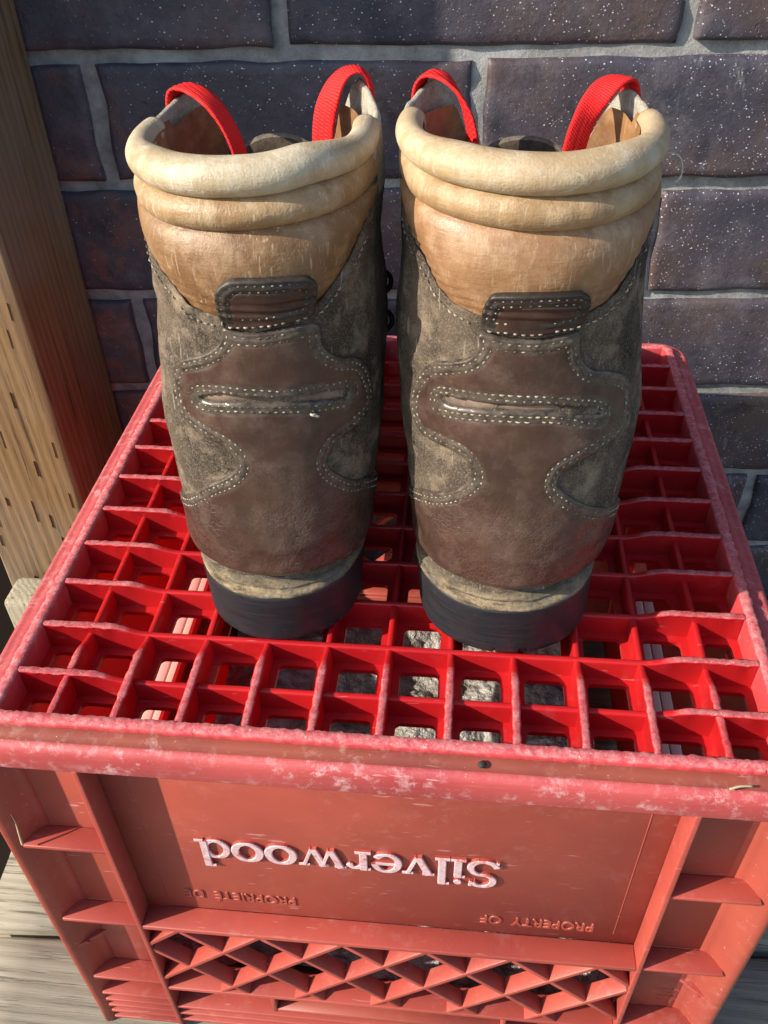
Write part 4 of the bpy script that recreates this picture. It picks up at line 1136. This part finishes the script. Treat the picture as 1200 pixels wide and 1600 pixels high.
        pts = [wall_o, ow, wall_t+Vector((0, 0, .0002))]
        for q, h in ((.30, -.0002), (.58, -.0035), (.82, -.0100), (.97, -.0185), (1.02, -.030), (1.0, -.048)):
            pts.append(Vector((wall_t.x+dv.x*q, wall_t.y+dv.y*q, zt_+h)))
        path = catmull([tuple(p_) for p_ in pts], .0012, closed=False)
        tw = Vector(tang).normalized(); t0 = Vector((-dv.y, dv.x, 0)).normalized()
        if t0.dot(tw) < 0: t0 = -t0
        strap(path, .0086, lambda t: tuple(t0.lerp(tw, min(1, max(0, (t-.25)/.3)))), 'pull_loop', root)
    # ---- black lace hooks on the outer side
    for ph, z in ((119, .112), (123, .130), (-119, .112), (-123, .130)):
        b0 = Vector(surf(side, ph, z, .001)); b1 = Vector(surf(side, ph, z, .007)); nn = (b1-b0).normalized()
        tg = Vector((-nn.y, nn.x, 0))
        path = [b0+Vector((0, 0, .004)), b0+nn*.003+Vector((0, 0, .0045)), b0+nn*.0065+Vector((0, 0, .001)), b0+nn*.0068-Vector((0, 0, .003)), b0+nn*.004-Vector((0, 0, .006)), b0+nn*.001-Vector((0, 0, .007))]
        tube(catmull([tuple(p) for p in path], .0008, closed=False), .0011, M['hook'], 'lace_hook', root, n=7)
    return root
bl = boot('left', 'left one of two worn brown leather boots, the one nearer the wooden post')
br = boot('right', 'right one of two worn brown leather boots, with a loose thread at its tan collar')
# loose thread curling off the right boot's rim
tube(catmull([(.2440, .112, .1885), (.2475, .111, .1900), (.2508, .110, .1895), (.2528, .110, .1865), (.2532, .110, .1830), (.2520, .110, .1808), (.2508, .110, .1806)], .0008, closed=False), lambda t: .0003 if t < .85 else .0006, M['fibre'], 'loose_thread', br, n=6)
# knot of loose thread on the left boot's slot
q_ = [Vector(surf('left', 26+k, .1140-.0004*k, .0040+.0006*(k % 2))) for k in range(5)]
tube(catmull([tuple(v) for v in q_], .0005, closed=False), lambda t: .0007*(1-.5*abs(2*t-1)), M['fibre'], 'thread_knot', bl, n=6)
# ================================================================== SMALL THINGS
def blob(name, c, r, mat, sq=(1, 1, .7), seed=0):
    bm = bmesh.new(); bmesh.ops.create_icosphere(bm, subdivisions=2, radius=1)
    for v in bm.verts:
        k = 1+.35*nz(v.co.x*1.5, v.co.y*1.5, v.co.z*1.5+seed); v.co = Vector((v.co.x*sq[0], v.co.y*sq[1], v.co.z*sq[2]))*r*k
    me = bpy.data.meshes.new(name); bm.to_mesh(me); bm.free(); me.materials.append(mat)
    me.polygons.foreach_set('use_smooth', [True]*len(me.polygons))
    return put(name, me, None, c)
o = blob('black_crumb', (.1952, -.0093, .0018), .0016, M['crumb'], seed=3)
tag(o, 'black crumb on the front rim of the crate below the right boot', 'crumb')
o = tube(catmull([(-.006, -.0160, -.0745), (-.0062, -.0150, -.0690), (-.0068, -.0130, -.062), (-.0078, -.012, -.056)], .001, closed=False), lambda t: .0006*(1-.7*t), M['straw'], 'dry_stalk', None, n=5)
tag(o, 'dry bit of stalk standing on the topmost left shelf of the crate side', 'stalk')
o = tube(catmull([(.286, -.0130, .0022), (.290, -.012, .003), (.2945, -.0112, .0024)], .001, closed=False), .0005, M['straw'], 'straw_bit', None, n=5)
tag(o, 'tiny bit of pale straw on the front right corner of the crate rim', 'straw')
